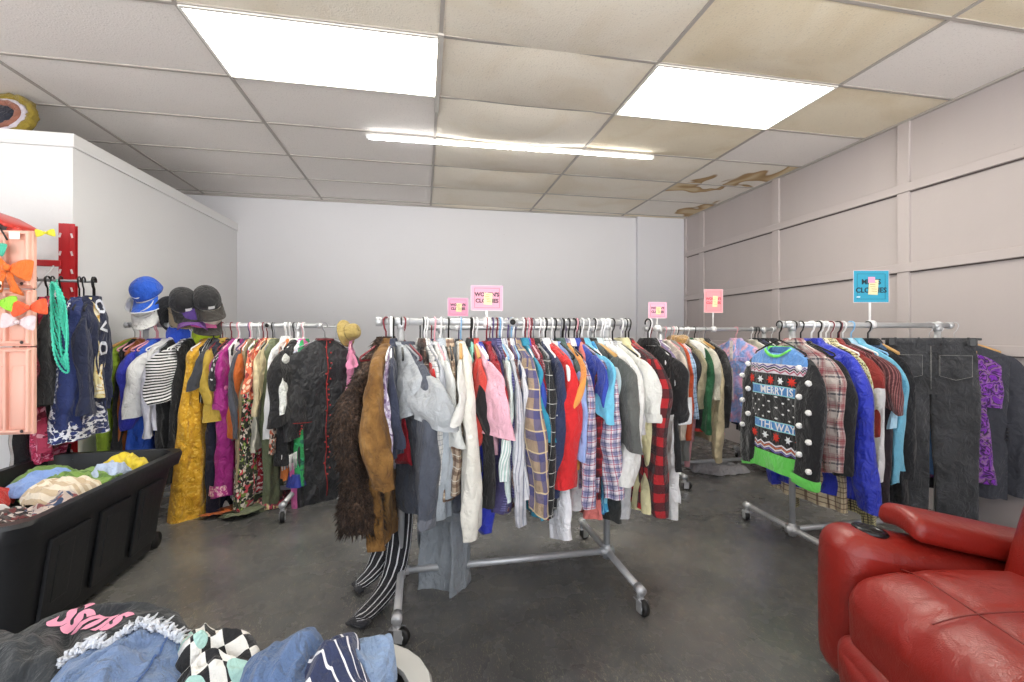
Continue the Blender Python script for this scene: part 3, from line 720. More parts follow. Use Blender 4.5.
G('M', 601, 'dress', floral('3fa8d8', ('86d2ee', '2a80c0'), 20), 'turquoise printed dress with a pointed hem', b=512, yaw=4, hk='white', hem=.18)
G('M', 613, 'shirt', solid('cfe0e4'), 'very pale blue shirt', b=460, s=430, yaw=8, hk='white')
G('M', 617, 't_shirt', solid('5b5d5a'), 'dark grey short sleeved t-shirt', b=470, s=440, yaw=15, hk='wood', sw=.1, sc=.1, th=.03)
G('M', 622, 'shirt', grid('e0e0de', '6c7074', .03, .14, .8), 'white and grey checked flannel shirt', b=470, s=380, yaw=8, hk='white')
G('M', 609, 'shirt', solid('2f302e'), 'charcoal top hanging low at the right-hand upright', b=520, yaw=2, hk='black')
G('M', 628, 'sweater', solid('e2e2de'), 'thick white sweatshirt', b=486, s=478, yaw=13, hk='white', th=.04, sw=.09)
G('M', 627, 't_shirt', solid('b6b7ba'), 'long light grey t-shirt under the white sweatshirt', b=517, s=420, yaw=8, hk='white', hem=.2, th=.035)
G('M', 640, 'sweater', solid('dcdcd6'), 'cream sweater with a ribbed cuff', b=450, s=412, yaw=12, hk='black', cuff=.04, th=.03)
G('M', 640, 'shirt', solid('ded6a8'), 'pale yellow shirt with a low hem', b=512, s=500, yaw=6, hk='white')
G('M', 649, 'cardigan', solid('a67b5e'), 'light brown knitted cardigan', b=480, s=430, yaw=8, hk='black')
G('M', 654, 'shirt', plaid('a81820', (('17141a', 0, .085, 0, .5, .8), ('17141a', 1, .085, 0, .5, .8))), 'red and black buffalo check flannel shirt', b=510, s=508, yaw=9, hk='black', th=.045, W=.23, sw=.09, sc=.065, key='buffalo')
G('M', 668, 'shirt', solid('ececec'), 'white shirt at the right end', b=500, s=512, yaw=12, hk='white', W=.165)
G('M', 671, 'jacket', BLK, 'black track top with white sleeve ends', b=470, s=418, yaw=15, hk='black', cuff=.14, mats={'cuff': solid('d6d8da')}, th=.024, W=.19)
# grey trousers and striped socks-like trousers low on the middle rack
G('M', 452, 'dress', solid('8a9096'), 'grey pleated dress with a belt, reaching almost to the floor', b=598, yaw=52, hu=444, hk='wire', W=.12, hem=.125, fold=.03, th=.05, wrinkle=1.6, key='greydress')
# ---- left rack
G('L', 106, 'dress', solid('8aa82c'), 'lime green long dress', b=470, s=450, yaw=-24, hk='wood', sl=.6, W=.19, hem=.2, th=.04, sw=.07)
G('L', 118, 'dress', BLK, 'black sleeveless dress beside the lime dress', b=455, yaw=-14, hk='pink')
G('L', 124, 'dress', solid('a86030'), 'rust brown dress between black and blue', b=450, yaw=-12, hk='pink')
G('L', 131, 'blouse', solid('353cb8'), 'cobalt blue long sleeved top', b=425, s=420, yaw=-18, hk='pink', th=.036, sw=.08)
G('L', 137, 'dress', solid('2c5ed0', .5), 'bright blue long dress', b=470, yaw=-10, hk='pink', W=.19, th=.036)
G('L', 146, 'blouse', solid('e4e4e4'), 'white loose blouse', b=410, s=409, yaw=-18, hk='white', th=.036, sw=.09, sc=.09)
G('L', 153, 'shirt', solid('dcdce8'), 'pale lavender white shirt', b=430, s=428, yaw=-14, hk='white', th=.03)
G('L', 166, 't_shirt', stripe('e8e8e8', '1c1c1e', .018, .5, 1), 'black and white striped t-shirt', b=400, s=396, yaw=-20, hk='white', th=.03, sw=.09)
G('L', 160, 'dress', solid('1b1b1d'), 'black long dress under the striped t-shirt', b=470, yaw=-8, hk='grey', th=.03)
G('L', 171, 'dress', stripe('e8e8e8', '1c1c1e', .014, .5, 1), 'long black and white striped dress', b=452, yaw=-8, hk='white', hem=.19)
G('L', 178, 'dress', solid('111114'), 'plain black maxi dress beside the yellow gown', b=480, yaw=-5, hk='white', th=.03)
G('L', 190, 'dress', floral('e0a823', ('d39616', 'efc04a'), 34, .35, .8), 'long mustard yellow lace gown reaching the floor', b=528, yaw=-12, hk='white', W=.215, hem=.29, th=.06, fold=.018, key='gown')
G('L', 195, 'dress', floral('c8a0a0', ('3a2a30', '884a5a', 'e8dcd8'), 30), 'pink and black speckled dress', b=400, W=.14, yaw=-4, hk='white')
G('L', 207, 'blouse', solid('3a3c42'), 'dark grey blouse beside the yellow gown', b=380, s=385, yaw=-8, hk='black', W=.16)
G('L', 200, 'dress', plaid('17171c', (('d8d8d8', 0, .05, 0, .22, .9),)), 'black dress with white vertical stripes', b=485, yaw=-5, hk='black', hem=.19)
G('L', 211, 'blouse', solid('b99a35', .6), 'mustard organza blouse with frills', b=420, s=400, yaw=-14, hk='wood', W=.15, th=.035, sw=.07, sc=.09, fold=.02, sl=.25)
G('L', 210, 'dress', solid('14162e'), 'dark navy evening dress', b=515, yaw=-4, hk='maroon', hem=.2, th=.04)
G('L', 218, 'blouse', floral('1e1c22', ('e8e8e8',), 30, .3), 'black blouse with white spots', b=400, yaw=-4, s=380, hk='maroon')
G('L', 223, 'dress', solid('a3197f', .45, .5), 'magenta satin dress with embroidered hem', b=494, yaw=-14, hk='pink', W=.17, hem=.22, th=.045, fold=.014, sl=.42, sw=.06, sc=.05, key='magenta')
G('L', 229, 'dress', floral('f0f0f0', ('161618',), 14, .45), 'white dress with large black spots', b=500, yaw=-2, hk='white', hem=.18)
G('L', 236, 'blouse', solid('4a4c56'), 'slate grey blouse', b=430, s=432, yaw=-6, hk='purple', sw=.065)
G('L', 239, 'dress', solid('c4621c', .6), 'rust orange dress trailing on the floor', b=522, yaw=-6, hk='pink', W=.17, hem=.15, th=.035, train=.24, tside=.12, sl=.4, sw=.055, sc=.06, s=430)
G('L', 243, 'dress', solid('a08e6c'), 'khaki dress behind the orange one', b=480, yaw=0, hk='white')
G('L', 249, 'dress', floral('39402a', ('d84a5a', '8aa04a', 'e8dccc', '1d1d18'), 22, .4), 'green floral dress with pink roses', b=505, yaw=-4, hk='white', th=.036)
G('L', 255, 'blouse', floral('d86a4a', ('8a2a2a', 'f0c8a8'), 26), 'coral patterned blouse', b=400, s=385, yaw=-6, hk='maroon')
G('L', 254, 'dress', floral('c03040', ('f0dcd8', '801828'), 40, .4), 'red and white patterned dress', b=496, yaw=-2, hk='maroon', hem=.18)
G('L', 261, 'blouse', solid('d8c8a0'), 'beige blouse with long sleeves', b=400, s=412, yaw=-6, hk='black')
G('L', 265, 'dress', solid('6e7658', .8), 'olive green dress trailing on the floor', b=524, yaw=-5, hk='grey', W=.17, hem=.16, th=.05, train=.3, tside=.14, fold=.014)
G('L', 258, 'dress', solid('c8c4b4'), 'stone coloured dress', b=450, yaw=0, hk='white')
G('L', 273, 'shirt', solid('e8e8e8'), 'white cotton shirt beside black lace', b=410, s=436, yaw=-10, hk='white', sw=.06)
G('L', 277, 'dress', floral('d8c8b8', ('6a3a2a', 'c86040', '2a2a20'), 26), 'brown and cream printed dress', b=450, yaw=-2, hk='white')
G('L', 284, 'dress', floral('131316', ('1f1f24',), 50, .4, .8), 'black lace dress with long sleeves', b=465, yaw=-16, hk='black', W=.19, sl=.45, s=415, sw=.11, sc=.12, hem=.2, th=.05, waist=.06)
G('L', 283, 'dress', solid('d87a3a'), 'orange dress showing below black lace', b=482, yaw=0, hk='white', hem=.15)
G('L', 293, 'blouse', floral('dcd8d0', ('3a3a3e',), 30, .35), 'black and cream spotted blouse', b=390, s=380, yaw=-6, hu=294, W=.17, hk='black')
G('L', 300, 'blouse', floral('e6e8e4', ('d2d6d0',), 50, .4, .7), 'white lace blouse beside the black coat', b=410, s=405, yaw=-14, hu=299, W=.17, hk='white', th=.035, sw=.09, sc=.09)
G('L', 303, 'dress', floral('dfe0ec', ('8088c0', 'c06a7a'), 36, .3), 'white dress with small blue print and fringe', b=452, yaw=-14, hu=304, W=.14, hem=.16, hk='white', key='fringe')
G('L', 309, 'dress', floral('2f9a58', ('3fb878', '2a6a58'), 20, .35), 'green dress with a royal blue hem', b=485, yaw=-8, hu=304, W=.11, hk='white', hem=.16, th=.04, key='green')
G('L', 310, 'dress', solid('d868a8'), 'pink dress whose hem rests on the floor', b=508, yaw=-4, hu=303, W=.1, hk='pink', hem=.15, th=.05)
G('L', 307, 'coat', solid('26272b', .5, .7), 'long black coat with red piping', b=511, s=430, yaw=-56, hu=325, hk='grey', W=.2, hem=.2, th=.05, sw=.1, sc=.11, collar='band', fold=.012, key='blackcoat', mats={'collar': solid('5a1a20')}, sx=0)
# ---- back rack (jackets)
G('K', 657, 'cardigan', solid('8e5f38'), 'brown cardigan with white drawcord', b=400, s=385, yaw=4, hk='wood')
G('K', 664, 'shirt', solid('d8604a'), 'orange red shirt', b=420, s=400, yaw=4, hk='maroon')
G('K', 671, 'sweater', solid('8a7fa4'), 'lavender grey sweater', b=440, s=430, yaw=4, hk='white')
G('K', 680, 'sweater', solid('d4c8bc'), 'cream knitted sweater', b=430, s=434, yaw=4, hk='pink')
G('K', 686, 'shirt', solid('c4502a'), 'rust orange shirt showing below blue checks', b=438, s=436, yaw=0, hk='pink', th=.03)
G('K', 683, 'cardigan', solid('8a8a88'), 'grey cardigan with a low hem', b=460, s=455, yaw=0, hk='grey', th=.036)
G('K', 690, 'shirt', solid('d89aa4'), 'dusty pink shirt with low cuffs', b=440, s=463, yaw=2, hk='white')
G('K', 688, 'shirt', grid('a9c4e4', '2c4a7a', .04, .12), 'pale blue checked flannel shirt', b=410, s=416, yaw=5, hk='white', th=.03)
G('K', 693, 'jacket', solid('26262c'), 'black winter jacket with tan fur collar', b=420, s=424, yaw=4, hk='black', key='furcollar', cuff=.03, mats={'collar': solid('b8905a', .9, .9, .6), 'cuff': solid('c83a34')}, sw=.08)
G('K', 698, 'jacket', solid('a89f84'), 'khaki canvas jacket', b=410, s=405, yaw=2, hk='grey')
G('K', 704, 'jacket', solid('1f5c3a'), 'green varsity jacket with white shoulders', b=420, s=429, yaw=4, hk='white', key='varsity', mats={'sleeve': solid('1f5c3a')})
G('K', 710, 'jacket', solid('dad6c8'), 'off-white jacket with navy trim', b=400, s=395, yaw=2, hk='black')
G('K', 715, 'coat', solid('cdbf9e'), 'long beige coat', b=440, s=452, yaw=4, hk='wood', sw=.08)
G('K', 722, 'jacket', solid('2a2b2f', .4, .6), 'black leather jacket', b=420, s=424, yaw=6, hk='grey', sw=.09)
G('K', 759, 'jacket', tiedye(('e49ab4', 'b8a8dc', '7aa0dc', 'eab0c0', '8ab0e4'), 5, 1.2), 'pink and blue tie-dyed denim jacket', b=425, s=440, yaw=16, hk='pink', W=.23, th=.05, sw=.1, sc=.075, key='tiedye', cuff=.04)
G('K', 768, 'blouse', solid('cfcab8'), 'cream blouse beside the tie-dyed jacket', b=400, s=390, yaw=4, hk='white')
G('K', 772, 'shirt', solid('1c1d26'), 'black shirt behind the tie-dyed jacket', b=440, s=420, yaw=2, hk='black', th=.04)
G('K', 776, 'sweater', solid('28304e'), 'navy sweater behind the novelty sweater', b=440, s=430, yaw=2, hk='black', th=.04)
G('K', 780, 'shirt', solid('18181b'), 'black shirt near the right end', b=445, s=430, yaw=0, hk='white', th=.04)
G('K', 790, 'jacket', solid('34343a'), 'dark grey jacket near the right end', b=445, s=430, yaw=0, hk='white')
for i, (u, c, l) in enumerate(((421, '6a6478', 'mauve grey'), (433, '3a3e58', 'dark indigo'), (447, '8a8288', 'taupe'), (462, '24262c', 'black'), (478, '7a5a48', 'brown'), (495, '343c6a', 'navy'), (508, '6a4a6a', 'plum'), (522, '4a5a8a', 'denim blue'), (536, '5a4a78', 'purple'),
        (548, '3a4a88', 'royal blue'), (560, '8088a0', 'steel blue'), (575, '2c2c34', 'soft black'), (590, '6a6a70', 'mid grey'), (606, 'c8c4b8', 'ivory'), (622, '8a5a3a', 'chestnut'), (634, '26221f', 'coal'))):
    G('K2', u, 'shirt', solid(c), l+' shirt seen through the hangers', L=.66, sl=.5, yaw=2, hk=('black', 'maroon', 'white', 'purple')[i % 4])
# ---- right rack
SWEAT = 'SW'
def sweater_mat():
    t = NT('knit'); uv, u, v = UV(t)
    # v is the height below the rail, u the run round the body
    P = lambda a, b: t.math('MULTIPLY', t.math('GREATER_THAN', v, b), t.math('LESS_THAN', v, a))
    top, bot = ZN, ZN-.70
    def zig(a, b, per, colr, base, c, off=0):
        x = t.math('FRACT', t.math('DIVIDE', u, per)); tri = t.math('ABSOLUTE', t.math('SUBTRACT', x, .5))
        y = t.math('SUBTRACT', v, t.math('ADD', (a+b)/2+off, t.math('MULTIPLY', t.math('SUBTRACT', tri, .25), .03)))
        m = t.math('LESS_THAN', t.math('ABSOLUTE', y), .0045)
        return t.mix(t.math('MULTIPLY', m, P(a, b)), c, lin(colr))
    c = lin('15161a')
    # dots on black
    fx = t.math('SUBTRACT', t.math('FRACT', t.math('DIVIDE', u, .045)), .5); row = t.math('FLOOR', t.math('DIVIDE', v, .03))
    fx2 = t.math('SUBTRACT', t.math('FRACT', t.math('ADD', t.math('DIVIDE', u, .045), t.math('MULTIPLY', row, .5))), .5)
    fy = t.math('SUBTRACT', t.math('FRACT', t.math('DIVIDE', v, .03)), .5)
    dd = t.math('ADD', t.math('POWER', t.math('ABSOLUTE', fx2), 2), t.math('MULTIPLY', t.math('POWER', t.math('ABSOLUTE', fy), 2), .45))
    c = t.mix(t.math('MULTIPLY', t.math('LESS_THAN', dd, .012), P(-.37, -.515)), c, lin('e6e6e6'))
    c = t.mix(P(.2, -.20), c, lin('5f93d4'))
    c = t.mix(P(-.19, -.245), c, lin('d9d3dc'))
    for off, cc in ((.014, '5a4a8c'), (0, '2a2a34'), (-.014, 'a8506a')): c = zig(-.19, -.245, .04, cc, None, c, off)
    c = t.mix(P(-.315, -.365), c, lin('4f8fd0')); c = t.mix(P(-.312, -.318), c, lin('9adce8')); c = t.mix(P(-.36, -.366), c, lin('9adce8'))
    c = t.mix(P(-.515, -.565), c, lin('4f8fd0')); c = t.mix(P(-.513, -.519), c, lin('9adce8')); c = t.mix(P(-.56, -.566), c, lin('9adce8'))
    c = t.mix(P(-.635, -.69), c, lin('1c1c22'))
    for off, cc in ((.017, 'e8e4ea'), (.005, 'c86a4a'), (-.006, 'e8e4ea'), (-.017, '6a62b4')): c = zig(-.63, -.695, .035, cc, None, c, off)
    c = t.mix(P(-.695, -2), c, lin('6cd85c'))
    return _cloth(t, c, .95, .3, .3)
KB = solid('18191d', .95, .3, .3); LIME = solid('72dc62', .95, .3)
rt, bd, pp = G('R', 808, 'sweater', sweater_mat(), 'black novelty sweater with lime trim and white pompoms', L=.705, sl=.66, yaw=0, hk='black', th=.034, W=.205, hem=.225, fold=.004, tw=.3, wrinkle=.45, nk=.085, dip=-.05, sd=.065, drop=.03, sw=.085, sc=.06, e=.42,
               mats={'sleeve': KB, 'collar': LIME, 'cuff': LIME}, cuff=.055, roll=0, key='novelty', sx=.3)
def wrap_text(body, size, mat, parent, origin, right, up, side=-1, **kw):
    me = text_mesh(body, size, **kw); me.transform(frame(origin, right, up)); me.materials.clear(); me.materials.append(mat)
    for v in me.vertices: v.co.y = v.co.y+front_y(parent, v.co.x, v.co.z, side)+side*.002
    return link(bpy.data.objects.new('lettering', me), parent)
WW = flat('eaeef2', .8); RED = flat('d2382a', .85)
def fy(z, x=0): return front_y(bd, x, z, -1)-.002
def star(pr, x, z, r, mat, n=8, nm='snowflake_motif'):
    mb = MB(); vs = [(x, fy(z, x)-.003, z)]
    for i in range(2*n):
        a = pi*i/n; q = r if i % 2 == 0 else r*.5; vs.append((x+q*cos(a), fy(z+q*sin(a), x+q*cos(a))-.001, z+q*sin(a)))
    mb.add(vs, [(0, 1+i, 1+(i+1) % (2*n)) for i in range(2*n)]); return mb.obj(nm, mat, pr, False)
for i, x in enumerate((-.17, -.02, .13)): star(bd, x, -.282, .03, RED)
for i, x in enumerate((-.095, .055)): star(bd, x, -.282, .024, WW, 6)
for i, x in enumerate((-.15, .02, .17)): star(bd, x, -.60, .03, RED)
for i, x in enumerate((-.065, .1)): star(bd, x, -.60, .024, WW, 6)
wrap_text('MERRY IS', .058, WW, bd, (.02, 0, -.341), (1, 0, 0), (0, 0, 1), bold=.001)
wrap_text('THE WAY', .058, WW, bd, (.02, 0, -.541), (1, 0, 0), (0, 0, 1), bold=.001)
rp = random.Random(5); PM = solid('f2f2f2', .95, .9, .5)
sl_near = [c for c in rt.children if c.name.startswith('sleeve')]
for k in range(14):
    s = 1 if k < 8 else -1; z = -.2-.075*(k if k < 8 else k-8)
    m = MB(); m.sphere((0, 0, 0), .015, 7)
    m.v = [tuple(Vector(q)*(1+.25*noise.noise(Vector(q)*220))) for q in m.v]
    o = m.obj('pompom', PM, sl_near[0 if s > 0 else 1]); o.location = (s*(.225+(.02 if k % 2 else -.035)), -.05+(.004 if k % 2 else 0), z)
G('R', 828, 'shirt', tartan('c9beb8', '8a2434', '20263c', 'b8a09a', .11), 'red, white and navy plaid flannel shirt', L=.7, sl=.6, yaw=8, hk='black', th=.03, W=.21)
G('R', 836, 'sweater', solid('141519'), 'black sweater behind the plaid flannel', L=.66, sl=.6, yaw=7, hk='black', th=.03)
G('R', 849, 'jacket', solid('2536c0', .4, .7), 'royal blue puffer jacket', b=500, s=502, yaw=8, hk='white', th=.045, sw=.085, W=.22)
G('R', 845, 'dress', grid('d9c8a8', '6a4e3a', .03, .2, .8), 'beige checked shirt with a low hem', b=512, yaw=8, hk='white', W=.2, hem=.23, name='shirt', th=.03)
G('R', 856, 'shirt', grid('e2d8a0', '2a2a2a', .014, .3, .9), 'yellow and black houndstooth shirt with frilled cuffs', b=512, s=526, yaw=8, hk='white', sc=.055, sw=.06, key='hound')
G('R', 853, 'shirt', floral('e4dcc4', ('2a2a28', '8a8a60'), 40, .35), 'cream shirt with a small dark print', b=470, s=480, yaw=7, hk='black')
G('R', 861, 'shirt', floral('dad8b8', ('33352c', 'b0a860'), 50, .35), 'pale yellow shirt with tiny black print', b=470, s=470, yaw=7, hk='white')
G('R', 866, 'shirt', solid('8a2a24'), 'brick red shirt', b=490, s=430, yaw=6, hk='maroon')
G('R', 875, 't_shirt', stripe('4a2026', '8e5a5a', .016, .35, 0), 'maroon pinstriped short sleeved shirt', b=470, s=402, yaw=8, hk='maroon', sl=.3, sw=.09, sc=.09, th=.03)
G('R', 867, 'shirt', solid('d8d8d8'), 'white shirt peeping out below the maroon pinstripes', b=478, s=470, yaw=8, hk='white')
G('R', 874, 'shirt', solid('241a22'), 'dark plum shirt with a low hem', b=500, s=490, yaw=8, hk='black')
G('R', 880, 'shirt', solid('a8cfe4'), 'pale sky blue shirt', b=430, s=420, yaw=10, hk='white')
G('R', 888, 'shirt', solid('6fb4d0'), 'aqua blue long sleeved shirt', b=470, s=476, yaw=8, hk='blue', th=.034, sw=.08)
G('R', 893, 'dress', denim('3c5676'), 'dark blue denim dress beside the aqua shirt', b=498, yaw=8, hk='black', W=.14, hem=.14)
G('R', 899, 'shirt', solid('15161b'), 'black shirt left of the black jeans', b=500, s=470, yaw=4, hk='wood', th=.03, W=.17)
G('R', 973, 'dress', denim('6f94c0', '4a70a4'), 'light blue denim dress hidden behind the jeans', b=476, yaw=46, hk='white', hu=938, W=.1, hem=.1)
G('R', 988, 't_shirt', tiedye(('6a2a98', 'a050c8', '1a1420', '7a32a8', '9a70a0', '1c1622', '8a30c0', '6a2a98'), 22, .6), 'purple, black and gold tie-dyed t-shirt', b=482, s=400, yaw=47, hu=940, hk='wood', th=.02, W=.165)
G('R', 1004, 'jacket', solid('353740', .8, .3), 'dark grey suit jacket at the right end', b=500, s=488, yaw=42, hu=954, hk='wood', th=.05, W=.25, hem=.25, sw=.09, sc=.07, L=.8, key='suit')
def bars(y0, zs, *a): pass
# suit buttons
for k in range(4):
    m = MB(); m.lathe([(.007, -.002), (.007, .002)], (0, 0, 0), 10, Matrix.Rotation(pi/2, 3, 'X'))
    sv = [c for c in BUILT['suit'][0].children if c.name.startswith('sleeve')][0]
    o = m.obj('button', flat('15151a', .3), sv); o.location = (.235, -.045, -.66+.022*k)
# trousers seen flat
def jeans(loc, yaw, mat, label, W=.21, L=1.0, seed=1, pocket=True, stitch='9a9a96', grp=None, name='jeans', cat='jeans', slant=.0):
    rg = random.Random(seed); root = empty(name, loc, (0, 0, -pi/2+yaw), label, cat, grp)
    z0 = -.115; th = .028; mb = MB(); lp = []
    for i in range(9):
        t = i/8; lp.append(loop(z0-.3*t, 0, 0, W*(.93+.1*t), th*(.8+.5*t), 28, .5, .003+.004*t, 2.1, seed+t))
    mb.loft(lp, 4*W)
    for s in (-1, 1):
        ll = []
        for i in range(15):
            t = i/14; w = W*(.53-.1*t)
            ll.append(loop(z0-.28-(L-.28)*t, s*(W*.5)+slant*t, .004*sin(5*t+s), w, th*(1.25-.25*t), 20, .55, .007, 1.8, seed*s+2*t, .15*s*t))
        mb.loft(ll, 4*W)
    sv_ = rg.uniform(0, 50)
    mb.v = [(x+.006*noise.noise((x*9, z*5, sv_)), y+.010*noise.noise((x*16, y*9, z*11+sv_))+.012*noise.noise((x*7+z*9, z*6-x*5, sv_+7)), z) for x, y, z in mb.v]
    b = subd(mb.obj('legs', mat, root), 1)
    wb_ = MB(); wb_.loft([loop(z0+.038, 0, 0, W*.93, th*.85, 28, .5), loop(z0+.036, 0, 0, W*.96, th, 28, .5), loop(z0-.002, 0, 0, W*.96, th, 28, .5), loop(z0-.006, 0, 0, W*.93, th*.85, 28, .5)], 4*W)
    wbo = wb_.obj('waistband', mat, root)
    for x in (-.75, -.25, .25, .75): bev(MB().box((x*W, -th-.003, z0+.015), (.012, .006, .055)).obj('belt_loop', mat, wbo, False), .002)
    if pocket:
        for s in (-1, 1):
            x = s*W*.5; q = MB(); y = -th*1.12
            pts = [(x-.075, z0-.06), (x+.075, z0-.06), (x+.075, z0-.19), (x, z0-.215), (x-.075, z0-.19)]
            q.add([(a, y-.0045, c) for a, c in pts]+[(a, y+.012, c) for a, c in pts], [(0, 1, 2, 3, 4)]+[(i, (i+1) % 5, 5+(i+1) % 5, 5+i) for i in range(5)])
            po = q.obj('back_pocket', mat, b, False)
            st = MB()
            for dd_ in (.005,):
                pp_ = [(a+(x-a)*.06, y-.0055, c+(z0-.13-c)*.06) for a, c in pts]
                st.tube(pp_+[pp_[0]], .0011, 5)
            st.obj('stitching', flat(stitch, .8), po)
        sm = MB(); sm.tube([(0, -th*1.13-.002, z0-.01), (0, -th*1.3, z0-.15), (0, -th*1.32, z0-.27)], .0014, 5); sm.obj('stitching', flat(stitch, .8), b)
    return root
def clip_hanger(loc, yaw, label, w=.2):
    root = empty('clip_hanger', loc, (0, 0, -pi/2+yaw), label, 'hanger')
    MB().tube([(.021*cos(a), 0, .021*sin(a)) for a in [radians(200-18*i) for i in range(13)]]+[(.012, 0, -.03), (0, 0, -.045), (0, 0, -.075)], .0022, 6).obj('hook', metal('c9c9cc', .3), root)
    bev(MB().box((0, 0, -.083), (2*w, .008, .014)).obj('bar', flat('141414', .35), root, False), .003)
    for s in (-1, 1): bev(MB().box((s*w*.8, 0, -.1), (.03, .07, .05)).obj('clip', flat('101010', .35), root, False), .003)
    return root
BJ = denim('3f4044', '1d1e21')
def on_rack(rk, u, yaw, reach=.0):
    Y, z, _ = RACK[rk]; return (bx(u, Y), Y, z)
jl = on_rack('R', 921, 38); jl = (3.02, YR, 1.258)
jeans(jl, radians(48), BJ, 'washed black jeans hung flat showing a back pocket', .22, 1.06, 4, grp=GRP['R'], slant=.01)
clip_hanger(jl, radians(48), 'black clip hanger holding the washed black jeans', .23)
# ---- added details
def deco(key): return BUILT[key]
r, b, q = deco('charcoal')
mb = MB(); n = 10; vs = []
for i in range(11):
    t = i/10; z = -.40-.24*t; w = .055*t**.7+.012
    for j in range(5):
        x = .06-w+2*w*j/4; vs.append((x, -q['th']*1.32, z))
mb.add(vs, [(i*5+j, i*5+j+1, i*5+j+6, i*5+j+5) for i in range(10) for j in range(4)]); o = mb.obj('red_panel', solid('b01f30'), b); [setattr(v.co, 'y', front_y(b, v.co.x, v.co.z, -1)-.004) for v in o.data.vertices]; so = o.modifiers.new('s', 'SOLIDIFY'); so.thickness = .006; o['label'] = 'red side panel'
r, b, q = deco('suede')
for s in range(3):
    m = MB(); cx, cz = .12-.05*s, -.62-.1*s
    pts = [(cx+.028*cos(a)*(1+.2*sin(3*a)), q['th']*1.2+.012 if False else -q['th']*1.25, cz+.035*sin(a)) for a in [2*pi*i/16 for i in range(13)]]
    m.tube(pts, .0025, 6); m.obj('stitched_motif', flat('3c2412', .9), b)
r, b, q = deco('greydress')
m = MB(); zz = -.895; m.loft([loop(zz+.02, 0, 0, .128, .066, 24), loop(zz+.02, 0, 0, .133, .07, 24), loop(zz-.02, 0, 0, .133, .07, 24), loop(zz-.02, 0, 0, .128, .066, 24)], .5)
bo = m.obj('belt', solid('8d9398'), r); bk = MB(); bk.tube([(-.03, -.073, zz+.02), (.03, -.073, zz+.02), (.03, -.073, zz-.02), (-.03, -.073, zz-.02)], .003, 6, 0, True); bk.obj('buckle', metal('55585c', .4), bo)
r, b, q = deco('magenta')
m = MB(); zz = ZN-q['L']; m.loft([loop(zz+.07, 0, 0, q['hem']*.99, q['th']*1.5, 28, .6, .012), loop(zz+.004, 0, 0, q['hem']*1.02, q['th']*1.6, 28, .6, .014)], .9)
m.obj('embroidered_hem', floral('c03a8c', ('e89ab8', 'f0c8c8'), 40, .4), b)
m = MB()
for k in range(5): m.sphere((.165+.022*cos(k*1.25), .02*sin(k*1.25)+.01, -.44+.018*sin(2.1*k)), .021, 7)
m.obj('ruffled_flower', solid('d87aa0', .8, .8), b)
r, b, q = deco('fringe')
m = MB(); zz = ZN-q['L']; rr = random.Random(2)
for k in range(34):
    x = -.25+.5*k/33
    for s in (-1, 1): m.tube([(x, s*q['th']*1.2, zz+.01), (x+rr.uniform(-.006, .006), s*q['th']*1.3, zz-.05), (x+rr.uniform(-.01, .01), s*q['th']*1.25, zz-.1)], .003, 5)
m.obj('fringe', solid('ececec'), b)
r, b, q = deco('green')
m = MB(); zz = ZN-q['L']; m.loft([loop(zz+.09, 0, 0, q['hem']*1.0, q['th']*1.55, 28, .6, .01), loop(zz, 0, 0, q['hem']*1.1, q['th']*1.8, 28, .6, .014)], .9); m.obj('blue_hem', solid('2a3a9a', .4), b)
# black coat trim (camera sees local +y)
r, b, q = deco('blackcoat'); RP = flat('9a2a2a', .7)
m = MB(); y = q['th']*1.28
fyc = lambda z, x=0: front_y(b, x, z, 1)+.003
m.tube([(.004*sin(k), fyc(-.1-.045*k), -.1-.045*k) for k in range(int((q['L']-.04)/.045))], .0035, 6); m.obj('red_piping', RP, b)
rr = random.Random(8); bead = MB().sphere((0, 0, 0), .0065, 5).mesh('bead', flat('b03434', .4))
for k in range(26): link(bpy.data.objects.new('bead', bead), b).location = (rr.uniform(-.02, .02)-.01, fyc(-.12-.038*k)+.002, -.12-.038*k)
for so in [c for c in r.children if c.name.startswith('sleeve')]:
    sg = 1 if sum(v.co.x for v in so.data.vertices) > 0 else -1; zc = min(v.co.z for v in so.data.vertices)
    m = MB(); vs = [v.co for v in so.data.vertices if zc+.09 < v.co.z < zc+.14]
    cx = sum(v.x for v in vs)/max(1, len(vs)); cyy = sum(v.y for v in vs)/max(1, len(vs))
    m.tube([(cx+.112*cos(a), cyy+.06*sin(a), zc+.12+.008*cos(a)) for a in [2*pi*i/24 for i in range(24)]], .003, 6, 0, True); m.obj('red_cuff_trim', RP, so)
    for k in range(5): link(bpy.data.objects.new('bead', bead), so).location = (cx-sg*.02, front_y(so, cx-sg*.02, zc+.02+.02*k, 1)+.002, zc+.02+.02*k)
# fur collar tufts, varsity shoulders, tie-dye pockets
r, b, q = deco('furcollar')
m = MB(); m.loft([[tuple(Vector(p)*1.0+.018*noise.noise_vector(Vector(p)*40)) for p in loop(z, 0, 0, w, t_, 20, .8)] for z, w, t_ in ((ZN-.05, .10, .05), (ZN+.0, .13, .075), (ZN+.035, .11, .07), (ZN+.045, .06, .04))], .5, 0, False, True)
subd(m.obj('fur_trim', solid('b58d52', .95, .95, .7), r), 1)['label'] = 'tan fur collar'
r, b, q = deco('varsity')
m = MB(); m.loft([loop(ZN+.004-.055*s, 0, 0, .06+.165*s, .03+.012*s, 28, .6) for s in (0, .3, .6, 1)]+[loop(ZN-.15, 0, 0, .236, .046, 28, .6)], .9); subd(m.obj('white_yoke', solid('e6e6e4'), b), 1)
r, b, q = deco('tiedye')
for s in (-1, 1):
    bev(MB().box((s*.1, -q['th']*1.25, -.26), (.1, .006, .035)).obj('pocket_flap', tiedye(('e49ab4', 'b8a8dc', '7aa0dc'), 5, 1.2), b, False), .002)
